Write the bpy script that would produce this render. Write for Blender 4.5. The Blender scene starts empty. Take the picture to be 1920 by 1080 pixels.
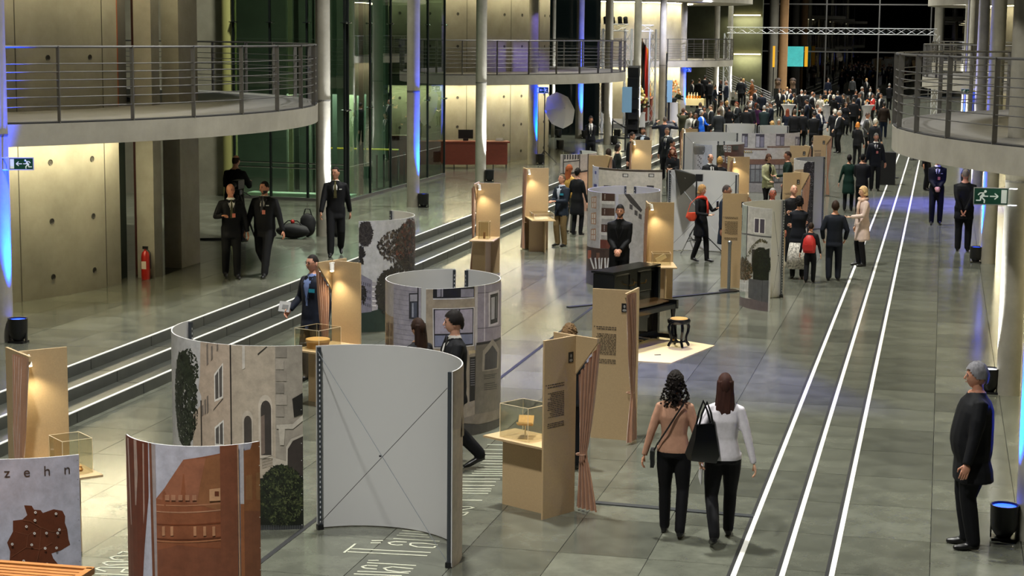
import bpy, bmesh, math, random
import numpy as np
from mathutils import Vector, Matrix
random.seed(7); np.random.seed(7)
PI=math.pi
SC=bpy.context.scene; COL=SC.collection
# ------------------------------------------------------------------ camera
F=3426.; CX=960.; CY=540.; ROLL=math.radians(.55); CAMZ=5.0
PITCH=math.radians(7.971946); YAW=math.radians(13.153357)
FW=np.array([-math.sin(YAW)*math.cos(PITCH),math.cos(YAW)*math.cos(PITCH),-math.sin(PITCH)])
RT=np.array([math.cos(YAW),math.sin(YAW),0.]); DN=np.cross(FW,RT)
CR=math.cos(ROLL)*RT-math.sin(ROLL)*DN; CD=math.sin(ROLL)*RT+math.cos(ROLL)*DN
cam=bpy.data.objects.new('camera',bpy.data.cameras.new('camera')); COL.objects.link(cam)
cam.data.sensor_width=36; cam.data.lens=F*36/1920; cam.data.clip_end=600
M=Matrix.Identity(4)
for i in range(3):
    M[i][0]=CR[i]; M[i][1]=-CD[i]; M[i][2]=-FW[i]
M[2][3]=CAMZ; cam.matrix_world=M; SC.camera=cam
def ray(x,y): return FW+CR*(x-CX)/F+CD*(y-CY)/F
def at(x,y,z=0.):                        # pixel -> point at height z
    v=ray(x,y); t=(z-CAMZ)/v[2]; return np.array([0,0,CAMZ])+v*t
def atY(x,y,Y):                          # pixel -> point in the plane Y
    v=ray(x,y); return np.array([0,0,CAMZ])+v*(Y/v[1])
# ------------------------------------------------------------------ world, exposure, hall lights
SC.view_settings.view_transform='Standard'; SC.view_settings.look='None'
SC.view_settings.gamma=1; SC.view_settings.use_curve_mapping=False
SC.view_settings.exposure=0.0
w=bpy.data.worlds.new('night'); SC.world=w; w.use_nodes=True
w.node_tree.nodes['Background'].inputs[0].default_value=(.30,.40,.50,1)
w.node_tree.nodes['Background'].inputs[1].default_value=.06
SC.cycles.use_denoising=True; SC.cycles.max_bounces=6; SC.cycles.diffuse_bounces=4
SC.cycles.glossy_bounces=4; SC.cycles.transparent_max_bounces=24; SC.cycles.transmission_bounces=4
SC.cycles.sample_clamp_indirect=6; SC.cycles.blur_glossy=.5
def lamp(name,kind,loc,target,power,color,size=.2,angle=None,blend=.5,size_y=None):
    d=bpy.data.lights.new(name,kind); d.energy=power; d.color=color
    if kind=='AREA':
        d.size=size
        if size_y: d.shape='RECTANGLE'; d.size_y=size_y
    else: d.shadow_soft_size=size
    if kind=='SPOT': d.spot_size=math.radians(angle); d.spot_blend=blend
    o=bpy.data.objects.new(name,d); COL.objects.link(o); o.location=loc
    v=Vector(target)-Vector(loc)
    o.rotation_euler=v.to_track_quat('-Z','Y').to_euler()
    return o
HALLP=14500; HALLC=(1,.985,.92)
for yy in (8,20,34,48,62,76,90,104,118,132,146):     # shielded down-lights in the hall roof
    lamp('roof_downlight','SPOT',(-5.9,yy,16.5),(-5.9,yy,0),HALLP*(1.2 if yy>60 else 1),HALLC,.5,105,.9)
for yy in (30,66,101): 
    lamp('roof_downlight','SPOT',(-15.5,yy+13,16.5),(-15.5,yy+13,0),HALLP*.7,(1,1,.80),.5,100,.9)
for p,q,pw_ in (((-9,30,15),(-6.2,26.5,0),1300),((2,24,15),(-1.9,27.0,0),1100),((1.5,40,15),(.35,48.5,0),2200),((-3,60,15),(.2,56,0),6000),((-9,46,15),(-7.5,36,0),1500)):
    lamp('blue_wash_spot','SPOT',p,q,pw_*14,(.10,.10,1),.4,24,1.)
lamp('purple_wash_spot','SPOT',(-9,58,9.5),(-14.4,65,5.6),5200,(.30,.24,1),.3,50,1.)
lamp('roof_downlight','SPOT',(6,24,16.5),(6,24,0),HALLP*.35,HALLC,.5,100,.9)
# ------------------------------------------------------------------ helpers
def lin(c):
    if isinstance(c,str):
        c=[int(c[i:i+2],16)/255 for i in (0,2,4)]
    return tuple(v/12.92 if v<=.04045 else ((v+.055)/1.055)**2.4 for v in c[:3])
MATS={}
def mat(name,c,rough=.6,metal=0.,noise=0.,nscale=6.,bump=0.,bscale=60.,emit=0.,spec=.5,rvar=0.,sheen=0.,stretch=None,ecol=None):
    if name in MATS: return MATS[name]
    m=bpy.data.materials.new(name); m.use_nodes=True; MATS[name]=m
    nt=m.node_tree; b=nt.nodes['Principled BSDF']; L=nt.links.new
    col=lin(c)
    b.inputs['Base Color'].default_value=(*col,1); b.inputs['Roughness'].default_value=rough
    b.inputs['Metallic'].default_value=metal; b.inputs['Specular IOR Level'].default_value=spec
    if sheen: b.inputs['Sheen Weight'].default_value=sheen
    if emit:
        b.inputs['Emission Color'].default_value=(*(lin(ecol) if ecol else col),1); b.inputs['Emission Strength'].default_value=emit
    if noise or bump or rvar:
        tc=nt.nodes.new('ShaderNodeTexCoord'); mp=nt.nodes.new('ShaderNodeMapping')
        L(tc.outputs['Object'],mp.inputs[0])
        if stretch: mp.inputs['Scale'].default_value=stretch
        n=nt.nodes.new('ShaderNodeTexNoise'); n.inputs['Scale'].default_value=nscale; n.inputs['Detail'].default_value=5
        n.inputs['Roughness'].default_value=.65; L(mp.outputs[0],n.inputs['Vector'])
        if noise:
            r=nt.nodes.new('ShaderNodeValToRGB')
            r.color_ramp.elements[0].position=.3; r.color_ramp.elements[1].position=.72
            r.color_ramp.elements[0].color=(*[v*(1-noise) for v in col],1)
            r.color_ramp.elements[1].color=(*[min(1,v*(1+noise)) for v in col],1)
            L(n.outputs[0],r.inputs[0]); L(r.outputs[0],b.inputs['Base Color'])
        if rvar:
            q=nt.nodes.new('ShaderNodeMapRange'); q.inputs['To Min'].default_value=rough-rvar; q.inputs['To Max'].default_value=rough+rvar
            L(n.outputs[0],q.inputs[0]); L(q.outputs[0],b.inputs['Roughness'])
        if bump:
            n2=nt.nodes.new('ShaderNodeTexNoise'); n2.inputs['Scale'].default_value=bscale; n2.inputs['Detail'].default_value=3
            L(mp.outputs[0],n2.inputs['Vector'])
            bp=nt.nodes.new('ShaderNodeBump'); bp.inputs['Strength'].default_value=bump; bp.inputs['Distance'].default_value=.01
            L(n2.outputs[0],bp.inputs['Height']); L(bp.outputs[0],b.inputs['Normal'])
    return m
def glassmat(name,tint,refl=.12,rough=.0):
    m=bpy.data.materials.new(name); m.use_nodes=True; MATS[name]=m; nt=m.node_tree; L=nt.links.new
    nt.nodes.remove(nt.nodes['Principled BSDF']); out=nt.nodes['Material Output']
    t=nt.nodes.new('ShaderNodeBsdfTransparent'); t.inputs[0].default_value=(*lin(tint),1)
    g=nt.nodes.new('ShaderNodeBsdfGlossy'); g.inputs['Roughness'].default_value=rough
    fr=nt.nodes.new('ShaderNodeFresnel'); fr.inputs[0].default_value=1.5
    ma=nt.nodes.new('ShaderNodeMath'); ma.operation='MULTIPLY_ADD'; ma.inputs[2].default_value=refl
    ge=nt.nodes.new('ShaderNodeNewGeometry'); iv=nt.nodes.new('ShaderNodeMath'); iv.operation='SUBTRACT'; iv.inputs[0].default_value=1
    L(ge.outputs['Backfacing'],iv.inputs[1]); m2=nt.nodes.new('ShaderNodeMath'); m2.operation='MULTIPLY'
    x=nt.nodes.new('ShaderNodeMixShader'); L(fr.outputs[0],ma.inputs[0]); ma.inputs[1].default_value=1; L(ma.outputs[0],m2.inputs[0]); L(iv.outputs[0],m2.inputs[1]); L(m2.outputs[0],x.inputs[0])
    L(t.outputs[0],x.inputs[1]); L(g.outputs[0],x.inputs[2]); L(x.outputs[0],out.inputs[0]); return m
class MB:
    def __init__(s): s.v=[]; s.f=[]; s.m=[]; s.c=[]
    def add(s,vs,fs,mi=0,col=None):
        o=len(s.v); s.v+= [tuple(map(float,p)) for p in vs]
        for f in fs: s.f.append([o+i for i in f]); s.m.append(mi); s.c.append(col)
        return s
    def box(s,c,d,rz=0.,mi=0,tilt=None):
        x,y,z=[q/2 for q in d]; vs=[(sx*x,sy*y,sz*z) for sz in(-1,1) for sy in(-1,1) for sx in(-1,1)]
        R=Matrix.Rotation(rz,3,'Z')
        if tilt: R=R@Matrix.Rotation(tilt[1],3,tilt[0])
        vs=[tuple(R@Vector(p)+Vector(c)) for p in vs]
        return s.add(vs,[(0,2,3,1),(4,5,7,6),(0,1,5,4),(2,6,7,3),(0,4,6,2),(1,3,7,5)],mi)
    def prism(s,poly,z0,z1,mi=0):
        n=len(poly); vs=[(p[0],p[1],z0) for p in poly]+[(p[0],p[1],z1) for p in poly]
        return s.add(vs,[tuple(range(n-1,-1,-1)),tuple(range(n,2*n))]+[(i,(i+1)%n,n+(i+1)%n,n+i) for i in range(n)],mi)
    def slab(s,a,b,th,z0,z1,mi=0):        # vertical board from plan point a to b
        a=np.array(a[:2],float); b=np.array(b[:2],float); u=(b-a)/np.linalg.norm(b-a); n=np.array([-u[1],u[0]])*th/2
        return s.prism([a-n,b-n,b+n,a+n],z0,z1,mi)
    def loft(s,rings,mi=0,cap=True):
        n=len(rings[0]); vs=[p for r in rings for p in r]; fs=[]
        for k in range(len(rings)-1):
            for i in range(n): fs.append((k*n+i,k*n+(i+1)%n,(k+1)*n+(i+1)%n,(k+1)*n+i))
        if cap: fs+=[tuple(range(n-1,-1,-1)),tuple((len(rings)-1)*n+i for i in range(n))]
        return s.add(vs,fs,mi)
    def tube(s,pts,r,n=8,mi=0,cap=True,closed=False,flat=1.):
        pts=[Vector(p) for p in pts]; rings=[]; N=len(pts)
        rr=r if hasattr(r,'__len__') else [r]*N; up=None
        for k in range(N):
            if closed: t=pts[(k+1)%N]-pts[k-1]
            else: t=pts[min(k+1,N-1)]-pts[max(k-1,0)]
            t.normalize()
            if up is None: up=Vector((0,0,1)) if abs(t.z)<.9 else Vector((0,1,0))
            a=t.cross(up)
            if a.length<1e-4: a=t.cross(Vector((1,0,0)))
            a.normalize(); b=a.cross(t); up=b
            rings.append([pts[k]+(a*math.cos(2*PI*i/n)+b*math.sin(2*PI*i/n)*flat)*rr[k] for i in range(n)])
        if closed: rings.append(rings[0]); cap=False
        return s.loft(rings,mi,cap)
    def lathe(s,prof,n=16,c=(0,0,0),mi=0,sx=1.,sy=1.):
        rings=[[(c[0]+max(r,1e-4)*math.cos(2*PI*i/n)*sx,c[1]+max(r,1e-4)*math.sin(2*PI*i/n)*sy,c[2]+z) for i in range(n)] for r,z in prof]
        return s.loft(rings,mi)
    def ball(s,c,r,n=10,m=7,mi=0,R=None):
        r=r if hasattr(r,'__len__') else (r,r,r); rings=[]
        for k in range(m+1):
            t=PI*k/m; q=max(math.sin(t),.02); ring=[]
            for i in range(n):
                p=Vector((r[0]*q*math.cos(2*PI*i/n),r[1]*q*math.sin(2*PI*i/n),-r[2]*math.cos(t)))
                if R is not None: p=R@p
                ring.append(p+Vector(c))
            rings.append(ring)
        return s.loft(rings,mi)
    def mesh(s,name,mats,smooth=False):
        me=bpy.data.meshes.new(name); me.from_pydata(s.v,[],s.f)
        for m in (mats if isinstance(mats,(list,tuple)) else [mats]): me.materials.append(m)
        me.polygons.foreach_set('material_index',s.m)
        if any(c is not None for c in s.c):
            at_=me.color_attributes.new('Col','FLOAT_COLOR','CORNER'); out=[]
            for f,c in zip(s.f,s.c): out+= list((*(c or (1,1,1)),1.))*len(f)
            at_.data.foreach_set('color',out)
        me.update(); 
        if smooth:
            me.polygons.foreach_set('use_smooth',[True]*len(me.polygons))
            if smooth!='all': me.set_sharp_from_angle(angle=math.radians(smooth if smooth is not True else 40))
        return me
    def obj(s,name,mats,parent=None,smooth=False,kind=None,loc=None):
        return link(name,s.mesh(name,mats,smooth),parent,kind,loc)
def link(name,me,parent=None,kind=None,loc=None,rz=0):
    o=bpy.data.objects.new(name,me); COL.objects.link(o); o.parent=parent
    if loc is not None: o.location=loc
    if rz: o.rotation_euler[2]=rz
    if kind: o['kind']=kind
    return o
def thing(name,label,cat,loc=(0,0,0),rz=0.,group=None):
    o=bpy.data.objects.new(name,None); COL.objects.link(o); o.location=tuple(map(float,loc)); o.rotation_euler[2]=rz
    o.empty_display_size=.1; return tag(o,label,cat,group)
def tag(o,label,cat,group=None):
    o['label']=label; o['category']=cat
    if group: o['group']=group
    return o
def struct(o,label=None):
    o['kind']='structure'
    if label: o['label']=label
    return o
# ------------------------------------------------------------------ materials
def stone(name,c,rough,rv):
    m=mat(name,c,rough,0,.30,2.2,.05,30,rvar=rv,spec=.55); nt=m.node_tree; b=nt.nodes['Principled BSDF']; L=nt.links.new
    oi=nt.nodes.new('ShaderNodeObjectInfo'); mr=nt.nodes.new('ShaderNodeMapRange'); mr.inputs['To Min'].default_value=.72; mr.inputs['To Max'].default_value=1.25
    mx=nt.nodes.new('ShaderNodeMix'); mx.data_type='RGBA'; mx.blend_type='MULTIPLY'; mx.inputs[0].default_value=1
    src=b.inputs['Base Color'].links[0].from_socket
    cb=nt.nodes.new('ShaderNodeCombineColor'); L(oi.outputs['Random'],mr.inputs[0])
    for k in range(3): L(mr.outputs[0],cb.inputs[k])
    L(src,mx.inputs[6]); L(cb.outputs[0],mx.inputs[7]); L(mx.outputs[2],b.inputs['Base Color']); return m
M_STONE=stone('polished_stone','5c5e54',.17,.07)
M_JOINT=mat('joint','2a2b28',.7)
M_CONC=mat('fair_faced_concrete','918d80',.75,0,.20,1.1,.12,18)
M_CONC2=mat('column_concrete','8d897c',.7,0,.16,2.5,.10,25)
M_DARKST=mat('dark_stone','3f413c',.35,0,.25,3)
M_WHITE=mat('white_strip','e9e9e4',.4)
M_STEEL=mat('painted_steel','6d6c6a',.45,.6)
M_GALV=mat('galvanised_steel','8f959b',.38,.85,.15,40)
M_ALU=mat('truss_aluminium','cfd1d6',.45,.25)
M_CHROME=mat('chrome','c8c8c8',.16,1.)
M_BLACK=mat('black_plastic','0e0f11',.45)
M_RUBBER=mat('black_matt','131416',.8)
M_PANEL=mat('white_panel','bcbcbc',.6)
M_WOOD=mat('pale_fibreboard','b49b76',.6,0,.06,60,stretch=(1,1,1))
M_TEXT=mat('printed_text','4b4034',.7)
M_CURT=mat('copper_satin','9c7258',.33,0,.10,9,sheen=.5)
M_LAMPW=mat('white_lamp_shell','e8e6df',.4)
M_LEDW=mat('warm_led','ffe6b0',.5,emit=22)
M_GLASS=glassmat('clear_glass','c4d6cc',.05)
M_GREENGLASS=glassmat('green_glass','ccd6ce',.08)
M_ACRYL=glassmat('acrylic','f2f2ec',.02)
M_ACEDGE=mat('acrylic_edge','f0dfc0',.2)
M_TEAK=mat('teak_slats','b9783c',.45,0,.25,7,stretch=(1,8,8))
M_RED=mat('reception_veneer','7e3a2c',.4,0,.15,8,stretch=(1,1,9))
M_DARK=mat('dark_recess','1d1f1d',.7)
M_INK=None
def inkmat():
    m=bpy.data.materials.new('photo_print'); m.use_nodes=True; nt=m.node_tree; b=nt.nodes['Principled BSDF']; L=nt.links.new
    a=nt.nodes.new('ShaderNodeAttribute'); a.attribute_name='Col'; b.inputs['Roughness'].default_value=.45
    n=nt.nodes.new('ShaderNodeTexNoise'); n.inputs['Scale'].default_value=9; n.inputs['Detail'].default_value=8; n.inputs['Roughness'].default_value=.7
    tc=nt.nodes.new('ShaderNodeTexCoord'); L(tc.outputs['Object'],n.inputs['Vector'])
    mr=nt.nodes.new('ShaderNodeMapRange'); mr.inputs['From Min'].default_value=.25; mr.inputs['From Max'].default_value=.75; mr.inputs['To Min'].default_value=.72; mr.inputs['To Max'].default_value=1.22
    L(n.outputs[0],mr.inputs[0]); mx=nt.nodes.new('ShaderNodeVectorMath'); mx.operation='SCALE'
    L(a.outputs['Color'],mx.inputs[0]); L(mr.outputs[0],mx.inputs['Scale']); L(mx.outputs[0],b.inputs['Base Color']); return m
M_INK=inkmat()
# ------------------------------------------------------------------ floor
def slabset(parent,x0,x1,y0,y1,dx,dy,z,nmax,mtl,xo,hole=None):
    me=MB().box((0,0,-.02),(dx-.007,dy-.007,.04)).mesh('slab',mtl)
    cells=[]
    i0=math.floor((x0-xo)/dx); 
    x=xo+i0*dx
    while x<x1:
        y=y0
        while y<y1:
            cells.append((x+dx/2,y+dy/2)); y+=dy
        x+=dx
    def vis(c):
        v=np.array([c[0],c[1],z-CAMZ]); d=v@FW; a=CX+F*(v@CR)/d; b=CY+F*(v@CD)/d
        return d if (d>0 and -60<a<1980 and b<1130) else 1e3+abs(c[1])
    cells.sort(key=vis); mb=MB()
    for k,(x,y) in enumerate(cells):
        if k<nmax: link('slab',me,parent,loc=(x,y,z))
        else: mb.box((x,y,z-.02),(dx-.007,dy-.007,.04))
    o=mb.obj('slab_field',mtl,parent,kind='stuff')
floor=MB().box((1,80,-.06),(24,150,.09)).obj('floor',M_JOINT,kind='structure')
floor['label']='polished grey green stone floor of the hall'
slabset(floor,-10.6,12,5,154,.88,1.32,0,300,M_STONE,-6.1)
for x in (-1.72,-1.28,-.83):
    s=struct(MB().box((x,52,.003),(.05,92,.008)).obj('trim_1',M_WHITE),'white inlaid line running along the hall floor')
    MB().box((x-.045,52,.001),(.035,92,.006)).obj('shadow_gap',M_RUBBER,s)
struct(MB().box((-6.12,60,.002),(.055,110,.006)).obj('trim_2',M_RUBBER),'dark slot along the hall floor')
a,b=at(1111,942.6),at(1414,969)
struct(MB().slab(a,b,.10,.0,.012).obj('trim_3',mat('channel_steel','45484a',.4,.5)),'metal channel across the floor')
a,b=at(1065,577),at(1385,546)
struct(MB().slab(a,b,.10,.0,.02).obj('trim_4',M_RUBBER),'dark cable cover across the floor')
# platform and steps
plat=MB().box((-21.9,80,.2),(21.04,150,.42)).obj('floor_platform',M_JOINT,kind='structure'); plat['label']='raised side floor beside the steps'
slabset(plat,-30,-11.6,12,120,.88,1.32,.45,200,M_STONE,-11.38-.88*30)
blk={}
for k,(xn,zt) in enumerate(((-11.38,.45),(-10.99,.30),(-10.60,.15))):
    st=MB().box((xn-.11,80,zt-.085),(.2,150,.15)).obj('step',M_JOINT,kind='structure')
    st['label']=['top step below the raised side floor','middle step of the side stairs','lowest step at the hall floor'][k]
    me=MB().box((0,0,0),(.40,1.98,.148)).mesh('step_block',M_DARKST)
    for j in range(70): link('step_block',me,st,loc=(xn-.19,6+2*j,zt-.075))
    MB().box((xn-.02,80,zt+.002),(.045,150,.01)).obj('nosing',M_WHITE,st)
# pale letter strokes laid on the floor
def strokes(name,lines,sc,off,label):
    t=thing(name,label,'lettering',(*at(off[0]+lines[0][0][0]/sc,off[1]+lines[0][0][1]/sc)[:2],0)); o=np.array(t.location)
    for ln in lines:
        mb=MB(); P=[at(off[0]+x/sc,off[1]+y/sc)-o for x,y in ln]
        for p,q in zip(P[:-1],P[1:]): mb.slab(p,q,.022,.001,.004)
        mb.obj('letter_stroke',mat('pale_letter','b9baa8',.4),t)
strokes('floor_lettering',[[(350,415),(1245,460)],[(310,450),(1205,495)],[(270,460),(400,360)],[(925,210),(1200,232)],[(890,240),(1215,262)],[(865,264),(1230,288)],[(825,300),(1345,332)],[(975,342),(850,336),(770,347),(795,366),(860,376),(930,372)],[(1325,372),(1150,354),(1020,353),(1015,376),(1100,398),(1280,405),(1300,388)],[(580,325),(710,325)],[(570,350),(685,350)],[(660,548),(540,548)],[(530,573),(1080,606)],[(640,646),(500,634),(470,617),(530,603),(650,610)],[(1050,642),(820,621),(715,634),(760,660),(900,680),(1020,672)],[(420,670),(1000,692)],[(380,700),(920,722)]],6.,(600,960),'pale tall letters on the floor before the white curved wall')
strokes('floor_lettering',[[(x0,y),(505 if y<540 else x1,y+3)] for x0,y,x1 in ((360,265,0),(280,310,0),(250,345,0),(320,372,0),(300,388,0),(310,415,0),(300,440,0),(280,468,0),(260,490,0),(240,510,0),(220,530,0),(110,548,505),(100,580,480),(95,605,440),(90,640,430),(90,670,400),(85,690,395),(90,712,370),(85,775,315))]+[[(60,838),(200,836),(240,848),(150,862),(60,880)],[(60,900),(190,886),(150,915),(60,925)]],4.908,(840,780),'dense row of pale letter strokes on the floor beside the booth table')
strokes('floor_lettering',[[(1870,100),(1660,100),(1590,120),(1640,150),(1780,163)],[(1870,185),(1560,180),(1480,200),(1560,235),(1870,220)],[(1870,270),(1450,262),(1370,285),(1530,325)],[(1870,280),(1800,285),(1740,335),(1870,335)],[(1700,68),(1770,35),(1870,50)],[(1370,355),(1870,375)]],7.68,(0,1030),'pale rounded letters on the floor beside the slatted bench')
# ------------------------------------------------------------------ rotundas, balconies
def arc(cx,cy,R,a0,a1,n):
    return [(cx+R*math.cos(math.radians(a0+(a1-a0)*i/n)),cy+R*math.sin(math.radians(a0+(a1-a0)*i/n))) for i in range(n+1)]
def ring(mb,cx,cy,r0,r1,a0,a1,z0,z1,n=None,mi=0):
    n=n or max(4,int(abs(a1-a0)/2.5)); A=arc(cx,cy,r1,a0,a1,n); B=arc(cx,cy,r0,a0,a1,n); k=n+1
    vs=[(*p,z0) for p in A]+[(*p,z1) for p in A]+[(*p,z0) for p in B]+[(*p,z1) for p in B]; fs=[]
    for i in range(n):
        fs+=[(i,i+1,k+i+1,k+i),(2*k+i+1,2*k+i,3*k+i,3*k+i+1),(k+i,k+i+1,3*k+i+1,3*k+i),(i+1,i,2*k+i,2*k+i+1)]
    fs+=[(0,k,3*k,2*k),(n,2*k+n,3*k+n,k+n)]
    return mb.add(vs,fs,mi)
ZB=3.62
def balcony(cx,cy,R,rin,a0,a1,z,th=.36,label='',rail=True,cove=None,cpow=1.,step=9.,ph=0.):
    s=struct(ring(MB(),cx,cy,rin,R,a0,a1,z-th,z-.03).obj('balcony_slab',M_CONC,smooth=30),'curved concrete balcony slab '+label)
    ring(MB(),cx,cy,rin,R-.06,a0,a1,z-.03,z).obj('balcony_floor',mat('grey_screed','5c5b5a',.55,0,.15,3),s)
    ring(MB(),cx,cy,R-.06,R-.01,a0,a1,z-.03,z-.012).obj('edge_joint',M_RUBBER,s)
    if cove:
        rw,b0,b1=cove
        ring(MB(),cx,cy,rw+.38,rw+.54,b0,b1,z-th-.03,z-th-.002).obj('light_strip',mat('cove_led_%g'%cpow,'fff4d2',.5,emit=52*cpow,ecol='fff1c4'),s)
    if rail:
        t=thing('balcony_railing','steel railing with thin horizontal rods on the balcony '+label,'railing',(cx,cy,z))
        post=MB().box((0,0,.54),(.014,.075,1.14)).mesh('post',M_STEEL)
        a=a0+ph
        while a<=a1:
            r=math.radians(a); link('post',post,t,loc=((R-.03)*math.cos(r),(R-.03)*math.sin(r),0),rz=r+PI/2); a+=step
        for h,q in ((1.10,.021),(.85,.009),(.73,.009),(.61,.009),(.49,.009),(.36,.009),(.22,.009)):
            P=[(x,y,h) for x,y in arc(0,0,R-.03,a0,a1,int((a1-a0)/2))]
            MB().tube(P,q,6).obj('rail',M_STEEL,t,smooth=True)
    return s
def rwall(cx,cy,R,a0,a1,z0,z1,name='wall_left',th=.3,ties=True,label='curved fair faced concrete wall',flip=False):
    s=struct(ring(MB(),cx,cy,R-th,R,a0,a1,z0,z1).obj(name,M_CONC,smooth=30),label)
    if ties:
        d=MB().lathe([(.0,0),(.035,0),(.05,.012),(.05,.0),(.03,-.012),(0,-.012)],10).mesh('tie_hole',mat('tie_hole','3c3a35',.8))
        hs=[.8,1.75,2.75,4.5,5.6]; 
        a=a0+2.
        while a<a1-1:
            for h in hs:
                if h<z0 or h>z1: continue
                r=math.radians(a); o=link('tie_hole',d,s,loc=(cx+(R+.001)*math.cos(r),cy+(R+.001)*math.sin(r),h))
                o.rotation_euler=(PI/2,0,r+PI/2)
            a+=8.5
        g=MB()
        a=a0+5
        while a<a1-2:
            r=math.radians(a); g.box((cx+R*math.cos(r),cy+R*math.sin(r),(z0+z1)/2),(.014,.012,z1-z0),r); a+=17
        g.obj('formwork_joint',mat('formwork_joint','4d4a42',.9),s)
    return s
LX=-21.4; RX=9.8
# first rotunda on the platform side
rwall(LX,30.5,7.15,-80,-3,.45,12,label='curved concrete wall beside the exit sign and steps')
balcony(LX,30.5,10.15,6.6,-80,115,ZB,label='above the two uniformed guards',cove=(7.15,-70,-3.2),step=7.6,ph=2.2)
balcony(LX,30.5,10.4,6.6,-80,115,7.0,label='second storey above the guards',rail=False,cove=(7.15,-70,20),cpow=.7)
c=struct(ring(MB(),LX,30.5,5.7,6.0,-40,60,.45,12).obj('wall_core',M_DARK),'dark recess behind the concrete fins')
for (x0,x1,y0,y1) in ((-14.32,-13.98,30.95,31.3),(-14.45,-14.1,32.45,33.35)):
    struct(MB().box(((x0+x1)/2,(y0+y1)/2,6.2),(x1-x0,y1-y0,11.5)).obj('wall_fin',M_CONC2),'free standing concrete fin beside the dark doorway')
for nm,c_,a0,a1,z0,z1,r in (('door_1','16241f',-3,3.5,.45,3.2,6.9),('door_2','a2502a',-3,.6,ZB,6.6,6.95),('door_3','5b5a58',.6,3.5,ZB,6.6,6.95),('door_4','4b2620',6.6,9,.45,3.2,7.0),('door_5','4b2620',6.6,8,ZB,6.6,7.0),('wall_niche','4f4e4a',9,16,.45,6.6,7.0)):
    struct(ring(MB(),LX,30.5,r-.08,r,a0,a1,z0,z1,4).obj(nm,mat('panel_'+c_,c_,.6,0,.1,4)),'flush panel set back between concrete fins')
# second rotunda
rwall(LX,66,7.15,-80,22,.45,12,label='curved concrete wall behind the reception desk')
balcony(LX,66,10.0,6.6,-85,110,ZB,label='above the reception desk',cove=(7.15,-75,21),step=7.4,ph=3)
balcony(LX,66,10.3,6.6,-85,110,7.0,label='second storey above the reception desk',rail=False,cove=(7.15,-75,21),cpow=.5)
struct(MB().box((-15.6,69.4,6.2),(1.4,.5,11.5)).obj('wall_fin',M_CONC2),'concrete end wall beside the photo umbrella')
# third rotunda
rwall(LX,101.5,7.15,-80,25,.45,12,label='curved concrete wall behind the stage',ties=False)
balcony(LX,101.5,10.0,6.6,-85,110,ZB,label='behind the stage',cove=(7.15,-75,24),cpow=1.6,step=8,ph=3)
balcony(LX,101.5,11.0,6.6,-85,110,7.0,label='second storey behind the stage',rail=True,cove=(7.15,-75,24),cpow=1.5,step=10)
# rotundas on the far side of the hall
RLAB=('beside the barrier posts','beyond the barrier posts','at the far end opposite the stage')
for k,(cy,R) in enumerate(((30.3,10.58),(67,10.55),(103,10.5))):
    if k: rwall(RX,cy,7.5,95,265,0,12,'wall_right',ties=False,label='curved concrete wall '+RLAB[k])
    else: rwall(RX,cy,7.5,150,265,0,12,'wall_right',ties=False,label='curved concrete wall '+RLAB[k])
    balcony(RX,cy,R,7.0,70,290,ZB,label=RLAB[k],cove=(7.5,100,260),cpow=.8,step=7.3,ph=(1.5,3,3)[k],th=.40)
    balcony(RX,cy,R+.3,7.0,90,270,7.0,label='second storey '+RLAB[k],rail=False,cove=(7.5,100,260),cpow=.5,th=.4)
# ------------------------------------------------------------------ columns with up-lights
CANW=(.93,.96,1.); CANB=(.0,.045,1.)
def column(x,y,z0,col,side,label,r=.165,h=14,can=True,pw=1.):
    t=thing('column','slender round concrete column '+label,'column',(x,y,z0))
    MB().lathe([(r,0),(r,h)],24).obj('shaft',M_CONC2,t,smooth=True)
    MB().lathe([(r+.006,3.0),(r+.006,3.03)],24).obj('joint_ring',mat('joint_ring','55534d',.8),t)
    if can: uplight(x+side[0],y+side[1],z0,col,(x,y),label,pw)
    return t
def uplight(x,y,z0,col,target,label,pw=1.,s=1.):
    nm='blue' if col==CANB else 'white'
    t=thing('floor_uplight','black %s floor spotlight at the column %s'%(nm,label),'spotlight',(x,y,z0))
    MB().lathe([(.07*s,0.03),(.12*s,.10),(.135*s,.16),(.14*s,.34),(.145*s,.36),(.13*s,.36),(.125*s,.33)],18).obj('housing',M_BLACK,t,smooth=True)
    m=MB(); m.box((0,0,.015),(.24*s,.20*s,.03))
    for q in(-1,1): m.box((q*.125*s,0,.09),(.015,.05,.14))
    m.obj('foot_bracket',M_BLACK,t)
    e='3a62ff' if nm=='blue' else 'f4f6ff'
    MB().lathe([(0,.335),(.118*s,.335),(.118*s,.340),(0,.340)],18).obj('lens',mat('lens_'+nm,e,.2,emit=5 if nm=='blue' else 3,ecol=('1038ff' if nm=='blue' else 'f4f6ff')),t)
    lamp('uplight_beam','SPOT',(x,y,z0+.40),(target[0],target[1],z0+6.5),(26000 if nm=='blue' else 12000)*pw,col,.04,26,1.)
for x,y,c_,lb in ((-13.27,24.,CANB,'beside the left exit sign'),(-13.36,38.6,CANW,'behind the young guard'),(-13.38,45.8,CANB,'beside the glass court'),(-13.74,54.4,CANW,'before the reception desk'),(-13.83,62.1,CANB,'beside the photo umbrella'),
    (-13.4,74.4,CANW,'beside the speaker tower'),(-13.4,81.6,CANW,'behind the tall loudspeaker'),(-13.4,96.5,CANB,'beside the juice table'),(-13.4,110.9,CANW,'at the foot of the far stairs'),(-13.4,118.,CANW,'under the long truss')):
    column(x,y,.45,c_,(.30,-.07),lb)
column(-13.4,89.2,.45,None,(0,0),'with warm light between flags and flowers',can=False)
lamp('stage_spot','SPOT',(-9.5,84,9),(-13.4,89.2,2.5),700,(1,.55,.28),.2,26,.6)
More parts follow.
